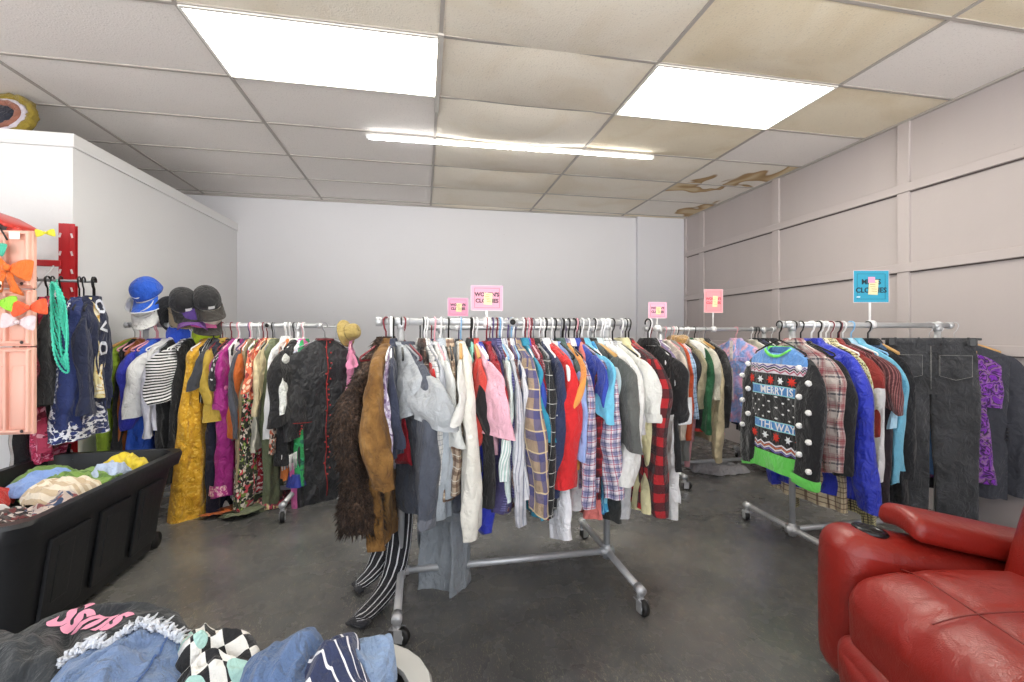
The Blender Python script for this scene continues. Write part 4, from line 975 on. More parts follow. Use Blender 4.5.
m = MB().box((0, -q['th']*1.25, -.36), (.03, .005, .52)); m.obj('placket', solid('e8dcdc'), b, False)
for k in range(5): 
    m = MB(); m.lathe([(.006, -.002), (.006, .002)], (0, -q['th']*1.25-.004, -.16-.1*k), 10, Matrix.Rotation(pi/2, 3, 'X')); m.obj('button', metal('c0a880', .3), b)
# striped trousers draped on the floor below the suede jacket
def drape(name, path, w, mat, label, cat, grp=None, th=.02, tip=None, per=None):
    root = empty(name, path[0], (0, 0, 0), label, cat, grp); mb = MB(); lp = []; N = len(path); o = Vector(path[0]); rr = random.Random(N)
    acc = 0; Vs = []
    for i, p in enumerate(path):
        p = Vector(p); a = Vector(path[max(0, i-1)]); c = Vector(path[min(N-1, i+1)]); d = (c-a).normalized()
        if i: acc += (p-Vector(path[i-1])).length
        sd = d.cross(Vector((0, -1, .3))).normalized() if abs(d.z) > .7 else d.cross(Vector((0, 0, 1))).normalized()
        nn = sd.cross(d).normalized(); ww = w[i] if isinstance(w, (list, tuple)) else w; l = []
        for j in range(16):
            an = 2*pi*j/16; x, y = se(an, .7)
            l.append(tuple(p-o+sd*x*ww+nn*(y*th*(1-.7*(i/(N-1))**1.5)+.006*sin(3*x*2+i))))
        lp.append(l); Vs.append(acc)
    mb.loft(lp, 4*(w if not isinstance(w, (list, tuple)) else w[0]), 0, True, True, Vs); subd(mb.obj('leg', mat, root), 1)
    if tip:
        mb = MB(); mb.loft([[tuple(Vector(lp[-2][j])*.35+Vector(lp[-1][j])*.65+(Vector(lp[-1][j])-Vector(lp[-2][j])).normalized().cross(Vector((0, 0, 0)))) for j in range(16)], lp[-1]], .3, 0, True, True)
        mb.v = [tuple(Vector(v)*1.01+Vector((0, 0, .003))) for v in mb.v]; mb.obj('hem', tip, root)
    return root
ST = plaid('15161c', (('d8d8dc', 0, .0135, 0, .2, .95),))
def P(u, v, z):
    d = F*(H-z)/(v-HOR); k = (u-512)/F*d; return (SY*d+CY*k, CY*d-SY*k, z)
hb = Vector(P(398, 555, .3)); 
a0 = P(399, 540, .32); 
drape('trousers', [(-.10, 2.24, 1.0), (-.09, 2.22, .6), (-.1, 2.21, .3), (-.12, 2.19, .12), (-.16, 2.13, .045), (-.21, 2.05, .03), (-.27, 1.95, .025)], [.04, .05, .06, .055, .05, .05, .05], ST, 'black and white striped trousers trailing onto the floor in front', 'trousers', GRP['M'], .03, solid('25262c'))
drape('trousers', [(-.13, 2.3, 1.0), (-.14, 2.3, .6), (-.16, 2.3, .3), (-.19, 2.28, .13), (-.25, 2.25, .05), (-.31, 2.22, .03)], [.04, .06, .065, .06, .055, .05], ST, 'black and white striped trousers trailing behind the front pair', 'trousers', GRP['M'], .03, solid('25262c'))
hanger('black', (-.10, YM, BZ), .1, 'black hanger of the front striped trousers', .15); hanger('black', (-.135, YM, BZ), .1, 'black hanger of the rear striped trousers', .15)

# pile of the fur coat: short hairs standing off its body and sleeves
def fur_pile(o, n, ln, seed):
    rr = random.Random(seed); me = o.data; polys = list(me.polygons); m = MB()
    for _ in range(n):
        p = polys[rr.randrange(len(polys))]; vs = [me.vertices[i].co for i in p.vertices]; a, b_ = rr.random(), rr.random()
        q = (vs[0]*(1-a)+vs[1]*a)*(1-b_)+(vs[3]*(1-a)+vs[2]*a)*b_ if len(vs) == 4 else p.center
        d = (p.normal*.75+Vector((rr.uniform(-.4, .4), rr.uniform(-.4, .4), -.75+rr.uniform(-.3, .3)))).normalized(); l = ln*rr.uniform(.5, 1.2)
        t1 = d.cross(Vector((rr.uniform(-1, 1), rr.uniform(-1, 1), .3))).normalized()*.0045; t2 = d.cross(t1).normalized()*.0035
        m.add([q+t1-d*.004, q-t1-d*.004, q+t2-d*.004, q+d*l+Vector((0, 0, -l*.25))], [(0, 2, 3), (2, 1, 3), (1, 0, 3)])
    f = m.obj('fur_pile', fur(), o); f['kind'] = 'stuff'
for c in list(BUILT['long dark brown fur coat'][0].children):
    fur_pile(c, {'body': 5200, 'sleeve': 3000}.get(c.name.split('.')[0], 900), .03, len(c.name))
# ------------------------------------------------------------------ recliner
def rbox(name, size, loc, mat, parent, r=.04, seg=5, rot=(0, 0, 0), fn=None, cuts=6):
    bm = bmesh.new(); bmesh.ops.create_cube(bm, size=1)
    bmesh.ops.scale(bm, vec=size, verts=bm.verts)
    bmesh.ops.bevel(bm, geom=list(bm.edges), offset=r, segments=seg, profile=.5, affect='EDGES')
    # slice so that the big faces can bend
    for ax in range(3):
        for i in range(1, cuts):
            co = [0, 0, 0]; no = [0, 0, 0]; no[ax] = 1; co[ax] = -size[ax]/2+size[ax]*i/cuts
            bmesh.ops.bisect_plane(bm, geom=bm.verts[:]+bm.edges[:]+bm.faces[:], plane_co=co, plane_no=no)
    if fn:
        for v in bm.verts: v.co = Vector(fn(v.co.copy()))
    me = bpy.data.meshes.new(name); bm.to_mesh(me); bm.free(); me.materials.append(mat)
    for p in me.polygons: p.use_smooth = True
    o = bpy.data.objects.new(name, me); link(o, parent); o.location = loc; o.rotation_euler = rot; return o
LE = leather('8a2018')
rc = empty('recliner', (1.35, 1.22, 0), (0, 0, math.atan2(.28, -.96)), 'red leather recliner armchair with a cup holder in its arm', 'armchair')
# local x = forward, local y = chair's left; the arm the photo shows is the right arm: y < 0 side
AW = .21; SWD = .56
def arm(side):
    y = -AW/2 if side < 0 else SWD+AW/2
    def fn(v):
        t = max(0, (v.x)/.42)                         # towards the front
        v.z -= .16*(.44-v.x)*max(0, (v.z+.265)/.53)
        if v.x > .3: v.x += .012*cos(v.y/AW*pi)-.01*abs(v.z/.28)**3
        v.y *= 1+.03*cos(v.z*6)
        return v
    a = rbox('arm', (.88, AW, .53), (-.44+.02, y, .295), LE, rc, .085, 7, (0, 0, 0), fn, 8)
    ring = MB(); ring.lathe([(.030, .004), (.036, .012), (.046, .014), (.052, .009), (.053, 0), (.050, -.004), (.04, .0), (.034, -.004)], (0, 0, 0), 32)
    ch = ring.obj('cup_holder', flat('232326', .25, .4), a); ch.location = (.305, 0, .236); ch.rotation_euler = (0, -.16, 0)
    cup = MB(); cup.lathe([(.0, .003), (.036, .005), (.042, .009)], (0, 0, 0), 32); cup.obj('cup_holder_well', flat('050505', .6), ch)
    return a, y
for s in (-1, 1):
    a, y = arm(s)
    def fnp(v):
        t = (v.x+.28)/.56                              # 1 at the front
        v.z += .018*cos(v.y/.2*pi)*1+.012*t-.012
        v.y *= .92+.08*(1-t)+(.06 if v.x < .15 else 0)
        return v
    p = rbox('arm_pad', (.54, AW*.98, .075), (-.46, y+.0, .525), LE, rc, .03, 6, (0, -.17, 0), fnp, 8)
    sm = MB(); sm.tube([(.255, -.09, .012), (.262, 0, .014), (.255, .09, .012)], .002, 6); sm.obj('seam', flat('5c1510', .5), p)
def fseat(v):
    nx = v.x/.33; ny = v.y/.28
    v.z += .035*(1-min(1, abs(nx))**2)*(1-min(1, abs(ny))**4)*(1 if v.z > 0 else 0)
    if v.x > .15:
        k = (v.x-.15)/.19; v.z -= .03*k*k
    # stitched cross seams
    d = min(abs(v.y), abs(v.x-.17)); v.z -= .010*math.exp(-(d/.02)**2)*(1 if v.z > 0 else 0)
    return v
st = rbox('seat_cushion', (.70, SWD-.004, .23), (-.30, SWD/2, .36), LE, rc, .075, 8, (0, .03, 0), fseat, 28)
sm = MB()
def seat_z(x, y):
    v = fseat(Vector((x, y, .115))); return v.z+.001
for yy in (0,): sm.tube([(x/40*.28+.02, yy, seat_z(x/40*.28+.02, yy)) for x in range(-40, 38)], .0022, 6)
sm.tube([(.17, y/40*.26, seat_z(.17, y/40*.26)) for y in range(-40, 41)], .0022, 6)
sm.obj('seam', flat('6b1a14', .45), st)
def ffoot(v):
    v.x += .025*cos(v.z/.22*pi*.9)*cos(v.y/SWD*pi*.8); return v
rbox('footrest', (.12, SWD-.006, .24), (-.005, SWD/2, .145), LE, rc, .04, 6, (0, .1, 0), ffoot, 6)
bev(MB().box((-.42, SWD/2, .06), (.72, SWD+2*AW-.04, .06)).obj('base', flat('191617', .6), rc, False), .01)
def fback(v):
    nz = v.z/.36; ny = v.y/.28
    v.x += .05*(1-min(1, abs(nz))**2)*(1-min(1, abs(ny))**3)*(1 if v.x > 0 else 0)-.012*math.exp(-((v.z-.02)/.03)**2)*(1 if v.x > 0 else 0)
    return v
rbox('back_cushion', (.22, SWD+.02, .72), (-.585, SWD/2, .70), LE, rc, .09, 8, (0, -.30, 0), fback, 12)
rbox('back_shell', (.14, SWD+.16, .80), (-.76, SWD/2, .58), LE, rc, .06, 6, (0, -.26, 0), None, 4)
# ------------------------------------------------------------------ tubs
def rrect(hx, hy, r, n=6):
    o = []
    for cx, cy, a0 in ((hx-r, hy-r, 0), (-hx+r, hy-r, pi/2), (-hx+r, -hy+r, pi), (hx-r, -hy+r, 1.5*pi)):
        for i in range(n+1):
            a = a0+pi/2*i/n; o.append((cx+r*cos(a), cy+r*sin(a)))
    return o
def tub(cx, cy, hx, hy, h, taper, label, rimmat, bodymat, name='storage_tub', rr=.08, panels=True, wheels=True, z0=.0, inmat=None):
    root = empty(name, (cx, cy, 0), (0, 0, 0), label, 'tub'); mb = MB()
    def L(k, z, g=0): return [(x, y, z) for x, y in rrect(hx-taper*(1-k)+g, hy-taper*(1-k)+g, rr)]
    zb = z0+.03
    mb.loft([L(0, zb), L(.5, zb+(h-zb)*.5), L(1, h-.02)], 3, 0, True, False)
    b = mb.obj('body', bodymat, root); edgesplit(b)
    mi = MB(); mi.loft([L(1, h-.005, -.012), L(0, zb+.03, -.012)], 3, 0, False, True); mi.obj('inner_wall', inmat or bodymat, root)
    rm = MB(); rm.loft([L(1, h-.075, .004), L(1, h-.07, .02), L(1, h-.015, .032), L(1, h, .026), L(1, h, -.008), L(1, h-.03, -.014)], 3); edgesplit(rm.obj('rim', rimmat, root))
    if panels:
        for i, yy in enumerate((-hy*.52, 0, hy*.52)):
            q = MB(); zc = h*.5
            for s in (1,):
                x = hx-taper*.5
                q.box((x+.004, yy, h*.47), (.016, hy*.40, h*.62), 0, Matrix.Rotation(math.atan2(taper, h)*1.0, 3, 'Y'))
            bev(q.obj('moulded_panel', bodymat, root, False), .004)
            q = MB(); q.box((x+.010, yy-.05*hy, h*.50), (.014, hy*.16, h*.42), 0, Matrix.Rotation(math.atan2(taper, h), 3, 'Y')); bev(q.obj('moulded_rib', bodymat, root, False), .003)
        q = MB(); q.box((-.0, -hy+taper*.5-.003, h*.46), (hx*1.1, .014, h*.6), 0, Matrix.Rotation(math.atan2(taper, h), 3, 'X')); bev(q.obj('moulded_panel', bodymat, root, False), .004)
        q = MB(); q.box((hx*.55, -hy+.004-.012, h-.11), (.07, .03, .045)); bev(q.obj('latch', flat('0c0c0e', .5), root, False), .004)
    if wheels:
        for s in (-1, 1):
            w = MB(); w.lathe([(.0, -.02), (.042, -.02), (.045, -.012), (.045, .012), (.042, .02), (0, .02)], (s*(hx-taper-.03), hy-taper+.02, .045), 20, Matrix.Rotation(pi/2, 3, 'Y')); w.obj('wheel', RUB, root)
    return root
TUBM = m_wall('1f2023', False, .05, .1); TUBM.node_tree.nodes['Principled BSDF'].inputs['Roughness'].default_value = .42
tub(-1.70, 2.43, .315, .535, .54, .075, 'large black plastic tub of clothes in front of the partition', TUBM, TUBM, rr=.09)
RIMG = flat('a9a9a6', .45)
tub(-.53, .70,   .52, .36, .5, .06, 'round cornered tub with a light grey rim at the bottom of the photo', RIMG, flat('161617', .5), rr=.16, panels=False, wheels=False)
# ------------------------------------------------------------------ crumpled cloth
def heap(name, c, rx, ry, h, mat, label, cat, seed, rot=0, group=None, rough=.35, n=64, tuck=.05, sub=None, lim=None, freq=5.0, floor=None):
    root = bpy.data.objects.new; sv = Vector((seed*3.1, seed*7.7, seed*1.3)); mb = MB(); vs = []; uv = []
    def nz(p, f): return noise.noise(Vector(p)*f+sv)
    for b in range(n):
        for a in range(n):
            x, y = -1+2*a/(n-1), -1+2*b/(n-1)
            # square to disc
            X = x*sqrt(1-y*y/2); Y = y*sqrt(1-x*x/2); r = min(1, sqrt(X*X+Y*Y))
            q = 1+.22*noise.noise(Vector((X*1.6, Y*1.6, 0))+sv)
            px_, py_ = X*rx*q, Y*ry*q
            rid = 1-abs(nz((px_, py_, 0), freq*2.2))*2; rid2 = 1-abs(nz((px_+.03*rid, py_, .3), freq*4))*2
            ca, sa = cos(seed*1.9), sin(seed*1.9); ax_, ay_ = px_*ca+py_*sa, (py_*ca-px_*sa)*2.2
            w1 = noise.noise(Vector((ax_*5, ay_*5, 3.3))+sv); f1 = 1-abs(noise.noise(Vector((ax_*9+w1*1.2, ay_*9+w1*1.2, 8.1))+sv))*2.2; f2 = 1-abs(noise.noise(Vector((py_*17+w1*2, px_*21, 5.2))+sv))*2
            z = h*(1-r**3.2)**.8*(.82+.35*w1)+(.02+rough*.05)*(max(-.4, f1)*.75+max(-.3, f2)*.35-.35)*(1-.35*r*r)
            z -= tuck*max(0, r-.8)*5*.2
            px_ += .02*nz((px_, py_, .7), freq*2); py_ += .02*nz((px_, py_, 1.7), freq*2)
            if floor is not None: z = max(z, floor+.002+.003*abs(rid))
            if lim: px_ = max(min(px_, lim[1]-c[0]), lim[0]-c[0]); py_ = max(min(py_, lim[3]-c[1]), lim[2]-c[1])
            vs.append((px_, py_, z)); uv.append((x*rx*1.25, y*ry*1.25))
    fs = []; us = []
    for b in range(n-1):
        for a in range(n-1):
            k = b*n+a; f = (k, k+1, k+n+1, k+n); fs.append(f); us.append(tuple(uv[i] for i in f))
    mb.add(vs, fs, us); o = mb.obj(name, mat, None, True, label=label, cat=cat, group=group, loc=c, rot=(0, 0, rot)); subd(o, 1)
    s = o.modifiers.new('solid', 'SOLIDIFY'); s.thickness = .004; s.offset = -1
    o.modifiers.move(1, 0); return o
BIN = 'clothes in the black tub'
def hb_(u, v, z): return P(u, v, z)
bl = dict(lim=None)
heap('shirt', (-1.72, 2.0, .43), .26, .09, .06, floral('3c3d42', ('4a4b52', '2c2d31'), 26), 'charcoal knitted top at the near end of the black tub', 'shirt', 1, 0, BIN, lim=(-1.965, -1.435, 1.95, 2.9))
heap('shirt', (-1.6, 2.08, .44), .14, .14, .07, floral('2b2728', ('6a3030', 'c8beb8', '554a48'), 24), 'dark printed top with red and white marks in the black tub', 'shirt', 2, 0, BIN, lim=(-1.965, -1.435, 1.95, 2.9))
heap('shirt', (-1.8, 2.2, .47), .16, .12, .07, solid('dcdce0'), 'white top in the middle of the black tub', 'shirt', 3, 0, BIN, lim=(-1.965, -1.435, 1.95, 2.9))
heap('shirt', (-1.86, 2.34, .47), .11, .1, .07, solid('c03a34'), 'red top against the far edge of the black tub', 'shirt', 4, 0, BIN, lim=(-1.965, -1.435, 1.95, 2.9))
heap('shirt', (-1.74, 2.5, .48), .13, .12, .08, solid('86a4dc'), 'light blue top in the black tub', 'shirt', 5, 0, BIN, lim=(-1.965, -1.435, 1.95, 2.9))
heap('shirt', (-1.56, 2.5, .47), .2, .2, .09, stripe('7c9e4c', '5d8038', .05, .4), 'green top with a pale pattern in the black tub', 'shirt', 6, 0, BIN, lim=(-1.965, -1.435, 1.95, 2.9))
heap('shirt', (-1.56, 2.33, .5), .12, .13, .07, stripe('cdb89a', 'e8dcc8', .05, .45), 'beige and cream striped top in the black tub', 'shirt', 7, 0, BIN, lim=(-1.965, -1.435, 1.95, 2.9))
heap('shirt', (-1.5, 2.55, .505), .1, .1, .06, solid('b4c4e0'), 'pale blue top near the right side of the black tub', 'shirt', 8, 0, BIN, lim=(-1.965, -1.435, 1.95, 2.9))
heap('shirt', (-1.55, 2.75, .5), .11, .09, .07, solid('e4cc3a'), 'yellow top at the far end of the black tub', 'shirt', 9, 0, BIN, lim=(-1.965, -1.435, 1.95, 2.9))
heap('shirt', (-1.86, 2.7, .45), .12, .16, .07, solid('7a9a52'), 'leaf green top at the back of the black tub', 'shirt', 10, 0, BIN, lim=(-1.965, -1.435, 1.95, 2.9))
heap('shirt', (-1.5, 2.22, .46), .09, .14, .06, floral('c8b8b0', ('8a4a4a', '3a4a6a'), 24), 'pale flowered top along the near side of the black tub', 'shirt', 11, 0, BIN, lim=(-1.965, -1.435, 1.95, 2.9))
NB = 'clothes in the grey rimmed tub'
tee = heap('t_shirt', (-.74, 1.08, .50), .29, .17, .1, solid('2c3034'), 'black t-shirt with pink script lettering spilling from the tub', 't-shirt', 21, -.08, NB, .16)
shorts = heap('shorts', (-.545, .965, .52), .145, .165, .1, denim('7489ac', '4f6689'), 'pale blue cut-off denim shorts with a frayed edge', 'shorts', 22, .05, NB, .2)
heap('blouse', (-.405, 1.0, .51), .085, .12, .1, checker('e8e6e0', '17171a', .03), 'black and white checked blouse with yellow flowers', 'blouse', 23, .5, NB, .4)
heap('jeans', (-.265, .945, .52), .1, .1, .105, denim('5f779e', '3e5478'), 'rolled mid-blue jeans in the grey rimmed tub', 'jeans', 24, -.4, NB, .3)
heap('t_shirt', (-.165, .90, .515), .08, .09, .095, plaid('2a3354', (('e6e6ea', 0, .034, 0, .16, 1),)), 'navy t-shirt with thin white stripes in the grey rimmed tub', 't-shirt', 25, .7, NB, .45)
heap('jeans', (-.115, .955, .495), .06, .055, .105, denim('869bb8', '647a9c'), 'faded light blue jeans beside the grey rim', 'jeans', 26, -.2, NB, .4)
heap('t_shirt', (-.2, .80, .51), .09, .07, .08, solid('e4e0da'), 'white top under the navy stripes', 't-shirt', 27, 0, NB, .4)
heap('shirt', (-.48, 1.09, .47), .09, .05, .07, BLK, 'black top behind the frayed denim shorts', 'shirt', 28, 0, NB, .4)
heap('shirt', (-.48, .72, .5), .3, .16, .07, solid('1d2026'), 'black top under the frayed denim shorts', 'shirt', 29, 0, NB, .3)
# frayed white edge round the back of the shorts, and pink script on the t-shirt
n_ = 64; ve = [v.co.copy() for v in shorts.data.vertices]; rr = random.Random(11); m = MB()
rows = [int(n_*.80), int(n_*.85), int(n_*.9)]
edge = [ve[int(n_*.66)*n_+a] for a in range(5, n_-5)]
top = []; 
for i, p in enumerate(edge):
    for k in range(2):
        q = p+Vector((rr.uniform(-.006, .006), rr.uniform(-.004, .004), .004)); w = rr.uniform(.01, .03); dy = rr.uniform(-.006, .022)
        e = q+Vector((rr.uniform(-.01, .01), dy, rr.uniform(.0, .014))); f_ = q+Vector((rr.uniform(-.012, .012), dy+.012, rr.uniform(.0, .012)))
        m.tube([q, (q+e)/2+Vector((0, 0, .005)), e, f_], [.003, .0035, .003, .001], 5)
m.obj('frayed_edge', solid('dfe4ee', .95, .9, .4), shorts)['label'] = 'white frayed edge'
m = MB(); m.tube([ve[a*n_+int(n_*.72)]+Vector((0, 0, .004)) for a in range(12, 52)], .0022, 5); m.obj('stitched_seam', solid('3f5f96'), shorts)
me = text_mesh('Ssms', .088, shear=.3, bold=.0035, ext=0)
me.transform(frame((-.70, 1.135, .0), (.9, -.36, 0), (.36, .9, 0))); bpy.context.view_layer.update()
def drop_on(o, me, off=.003):
    dg = bpy.context.evaluated_depsgraph_get(); e = o.evaluated_get(dg); mi = o.matrix_world.inverted()
    for v in me.vertices:
        ok, p, nn, i = e.ray_cast(mi @ Vector((v.co.x, v.co.y, 2)), (mi.to_3x3() @ Vector((0, 0, -1))).normalized())
        v.co = (p+Vector((0, 0, off))) if ok else mi @ Vector((v.co.x, v.co.y, .5))
bm = bmesh.new(); bm.from_mesh(me); bmesh.ops.subdivide_edges(bm, edges=[e for e in bm.edges if e.calc_length() > .012], cuts=2); bmesh.ops.triangulate(bm, faces=bm.faces); bm.to_mesh(me); bm.free()
drop_on(tee, me); me.materials.clear(); me.materials.append(flat('e89ab4', .7)); link(bpy.data.objects.new('script_lettering', me), tee)
# ------------------------------------------------------------------ caps
def cap(loc, rot, crown, brim, label, cat='cap', name='baseball_cap', mesh=False, patch=None, visor=False, swoosh=False, grp='caps on the left rack'):
    root = empty(name, loc, rot, label, cat, grp)
    mb = MB(); N = 24
    prof = [(1, 0), (.995, .25), (.93, .55), (.78, .8), (.5, .95), (.2, 1.0), (.02, 1.0)]
    if visor: prof = [(1.0, .0), (1.01, .22), (.99, .46)]
    mb.loft([[(.092*r*cos(2*pi*j/N)*1.08, .085*r*sin(2*pi*j/N), .115*z+(.02*cos(2*pi*j/N) if visor else .012*max(0, cos(2*pi*j/N))*r*(1-z))) for j in range(N)] for r, z in prof], .6)
    cr = subd(mb.obj('crown' if not visor else 'headband', crown, root), 1); s = cr.modifiers.new('s', 'SOLIDIFY'); s.thickness = .003
    b = MB(); vs = []; na, nr = 16, 6
    for i in range(nr+1):
        for j in range(na+1):
            a = -1.25+2.5*j/na; t = i/nr
            x = .097*cos(a)+.085*t*cos(a*.55); y = .087*sin(a)*(1+.04*t); vs.append((x, y, .004-.05*(y/.09)**2*t-.012*t))
    b.add(vs, [(i*(na+1)+j, i*(na+1)+j+1, (i+1)*(na+1)+j+1, (i+1)*(na+1)+j) for i in range(nr) for j in range(na)])
    br = b.obj('brim', brim, root); s = br.modifiers.new('s', 'SOLIDIFY'); s.thickness = .005
    if swoosh:
        e = MB(); e.tube([vs[nr*(na+1)+j] for j in range(na+1)], .0035, 6); e.obj('white_piping', WW, br)
        q = MB(); pts = [(.03, .052), (.016, .045), (.0, .048), (-.018, .058), (-.04, .074), (-.01, .059), (.006, .054), (.018, .055)]
        up = [(.104*(1.0-.2*(z/.115)**2.6)*cos(y/.09)+.0035, y, z) for y, z in pts]
        q.add(up, [tuple(range(len(up)))]); q.obj('logo', WW, cr, False)
    if not visor:
        q = MB(); q.sphere((0, 0, .117), .008, 6, 0, (1, 1, .6)); q.obj('button', crown, root)
    if patch:
        q = MB(); vs = []
        for i in range(5):
            for j in range(5):
                a = -.22+.44*j/4; z = .03+.022*i/4; r = 1.005-.2*(z/.115)**2.6
                vs.append((.1*r*cos(a)*1.03+.003, .087*r*sin(a), z))
        q.add(vs, [(i*5+j, i*5+j+1, i*5+j+6, i*5+j+5) for i in range(4) for j in range(4)]); q.obj('patch', flat(patch, .8), cr)
    return root
yc = 3.46
cap((bx(147, yc), yc-.02, 1.40), (0, 1.15, -1.7), solid('dcdcda'), solid('e0e0de'), 'white sun visor under the blue one', 'visor', 'sun_visor', visor=True)
cap((bx(150, yc), yc-.01, 1.475), (.1, .8, -1.75), solid('1f56c4'), solid('1f5ccc'), 'bright blue cap with a white logo and white-edged brim', swoosh=True)
cap((bx(171, yc), yc+.03, 1.30), (0, -1.1, -1.45), solid('34353a'), solid('34353a'), 'charcoal cap standing between white visor and tan cap')
cap((bx(177, yc), yc+.07, 1.39), (.1, .9, -.9), solid('b0a086'), solid('a4937a'), 'tan cap tucked behind the black mesh cap')
cap((bx(184, yc), yc, 1.41), (.35, .75, -.75), solid('1b1b1e'), solid('19191c'), 'black mesh cap with a white patch', patch='d8d8d8')
cap((bx(196, yc), yc+.06, 1.36), (0, .6, -.7), solid('6a3fa4'), solid('e068a8'), 'purple cap with a pink brim')
cap((bx(192, yc), yc+.02, 1.295), (0, .1, -1.2), solid('4a2f78'), solid('6a2a8a'), 'dark purple cap lying lowest on the rail')
cap((bx(207, yc), yc, 1.425), (.3, .75, -.8), solid('1d1d1f'), solid('2f2b27'), 'black cap with a small white badge, rightmost of the pile', patch='c8c8c8')
cap((bx(203, yc), yc+.06, 1.32), (0, .7, -1.0), solid('d0c8bc'), solid('3a3632'), 'cream and dark cap under the rightmost black cap')
cap((bx(181, 3.58), 3.6, 1.19), (0, 1.2, -1.5), solid('2f58d8'), solid('2f58d8'), 'royal blue cap hanging under the rail')
cap((bx(206, 3.6), 3.62, 1.19), (0, 1.2, -1.5), solid('b8d024'), solid('b8d024'), 'lime green cap hanging under the rail')
hat = empty('sun_hat', (bx(347, 3.62), 3.62, 1.215), (.25, 1.35, -.25), 'khaki sun hat hooked on the end of the slim rail', 'hat')
m = MB(); N = 28; KH = solid('b09a5c')
m.loft([[(r*.105*cos(2*pi*j/N), r*.1*sin(2*pi*j/N), z+.012*sin(6*pi*j/N)*max(0, r-.7)) for j in range(N)] for r, z in ((1, -.01), (.8, 0), (.62, .01), (.6, .05), (.55, .085), (.4, .1), (.05, .102))], .7)
o = subd(m.obj('crown_and_brim', KH, hat), 1); s = o.modifiers.new('s', 'SOLIDIFY'); s.thickness = .003
m = MB(); m.loft([[(.066*k*cos(2*pi*j/N), .063*k*sin(2*pi*j/N), z) for j in range(N)] for k, z in ((1.0, .014), (1.0, .03))], .4); m.obj('band', solid('8a7846'), hat)
garment('t_shirt', (bx(351, 3.66), 3.66, 1.262), .1, solid('e08ab0'), 'small pink top hanging at the end of the slim rail', 'shirt', 77, None, W=.13, hem=.14, L=.38, sl=.12, sw=.06, sc=.06)
hanger('pink', (bx(351, 3.66)-.0, 3.66, 1.262), .1, 'pink hanger inside the small pink top', .12)
hanger('wire', (bx(336, 3.66), 3.66, 1.262), 1.0, 'empty green-white hanger between the black coat and the rail post', .17)
# ------------------------------------------------------------------ far left: red upright, clothes, pink organiser
REDP = flat('b32026', .4)
up = empty('rack_upright', (-2.045, 3.14, 0), (0, 0, .1), 'red perforated steel upright in front of the white partition', 'rack upright')
m = MB(); HU = 1.85
m.box((-.016, 0, HU/2), (.004, .06, HU)); m.box((.0, -.035, HU/2), (.03, .004, HU)); m.box((.0, .035, HU/2), (.04, .004, HU)); m.box((-.026, -.03, HU/2), (.022, .004, HU)); m.box((.028, -.033, HU/2), (.026, .004, HU)); m.obj('post', REDP, up, False)
slm = MB().box((0, 0, 0), (.009, .003, .026)).mesh('slot', flat('d8c8c8', .7), False)
for k in range(17):
    for x in (-.027, .028):
        so_ = link(bpy.data.objects.new('slot', slm), up); so_.location = (x, -.0375, .1+.105*k); so_.rotation_euler = (0, .25 if x < 0 else -.25, 0)
bev(MB().box((0, 0, .006), (.11, .11, .012)).obj('foot_plate', REDP, up, False), .003)
bev(MB().box((-.24, -.03, 1.615), (.44, .03, .035)).obj('arm', REDP, up, False), .003)
MB().tube([(-.05, -.05, 1.6), (-.12, -.06, 1.47), (-.16, -.16, 1.42)], .004, 8).obj('hook', metal(), up)
MB().tube([(-.4, -.22, 1.50), (.2, -.2, 1.50)], .008, 10).obj('hanging_rod', metal('8f9296', .35), up)
SR = RACK['S'] = (2.93, 1.50, 'beside the red upright')
def S(u, kind, mat, label, yaw, hk='black', **kw): return G('S', u, kind, mat, label, yaw=yaw, hk=hk, **kw)
DKN = solid('1b2340')
r, b, q = S(84, 'hoodie', DKN, 'dark navy hoodie with white letters down its front', 12, b=405, s=408, W=.115, hem=.1, sw=.05, sc=.045, th=.035, key='hood_s')
for i, (ch, x, z) in enumerate((('O', .02, -.14), ('V', .03, -.26), ('O', .045, -.375))):
    wrap_text(ch, .1, flat('d8dce6', .7), b, (x*.6, 0, z), (-.2, 0, -.98), (-.98, 0, .2), 1, bold=.003)
S(73, 'dress', solid('1f2f66', .8), 'long navy blue dress beside the navy hoodie', 14, b=428, hem=.17, W=.14, th=.05, fold=.016)
S(90, 'dress', floral('e8d8a0', ('c89a3a', 'f0e8d0'), 26), 'cream and yellow scarf hanging behind the hoodie', 12, b=400, hem=.06, W=.06)
S(70, 'dress', floral('e4e6ee', ('2a3a78', '1e2a5a'), 40, .45), 'white and navy patterned dress low beside the upright', 14, b=440, hem=.19, W=.12, th=.055)
S(49, 'cardigan', BLK, 'black cardigan with a white and brown border', 14, b=440, s=400, W=.14, hem=.14, mats={})
S(43, 'dress', floral('b83a5a', ('e0a0b0', '701830'), 20), 'crimson and pink printed scarf dress behind the pink organiser', 14, b=452, hem=.14, W=.11, th=.04)
S(37, 'dress', floral('c8305c', ('e88aa8', 'a01848'), 70), 'bright pink scarf hanging low below the organiser', 10, b=462, hem=.13, W=.1, th=.05)
S(30, 'dress', BLK, 'black dress mostly hidden behind the pink organiser', 0, b=470, hem=.12, W=.12)
S(16, 'dress', stripe('1a1a1c', 'd8d8d4', .09, .3, 0), 'black and white dress at the edge of the photo', 0, b=470, hem=.14, W=.12)
nk = empty('bead_necklaces', (bx(57, 2.70), 2.70, 1.46), (0, 0, 0), 'bundle of turquoise bead necklaces beside the black cardigan', 'necklace')
TQ = flat('3cc0a4', .35)
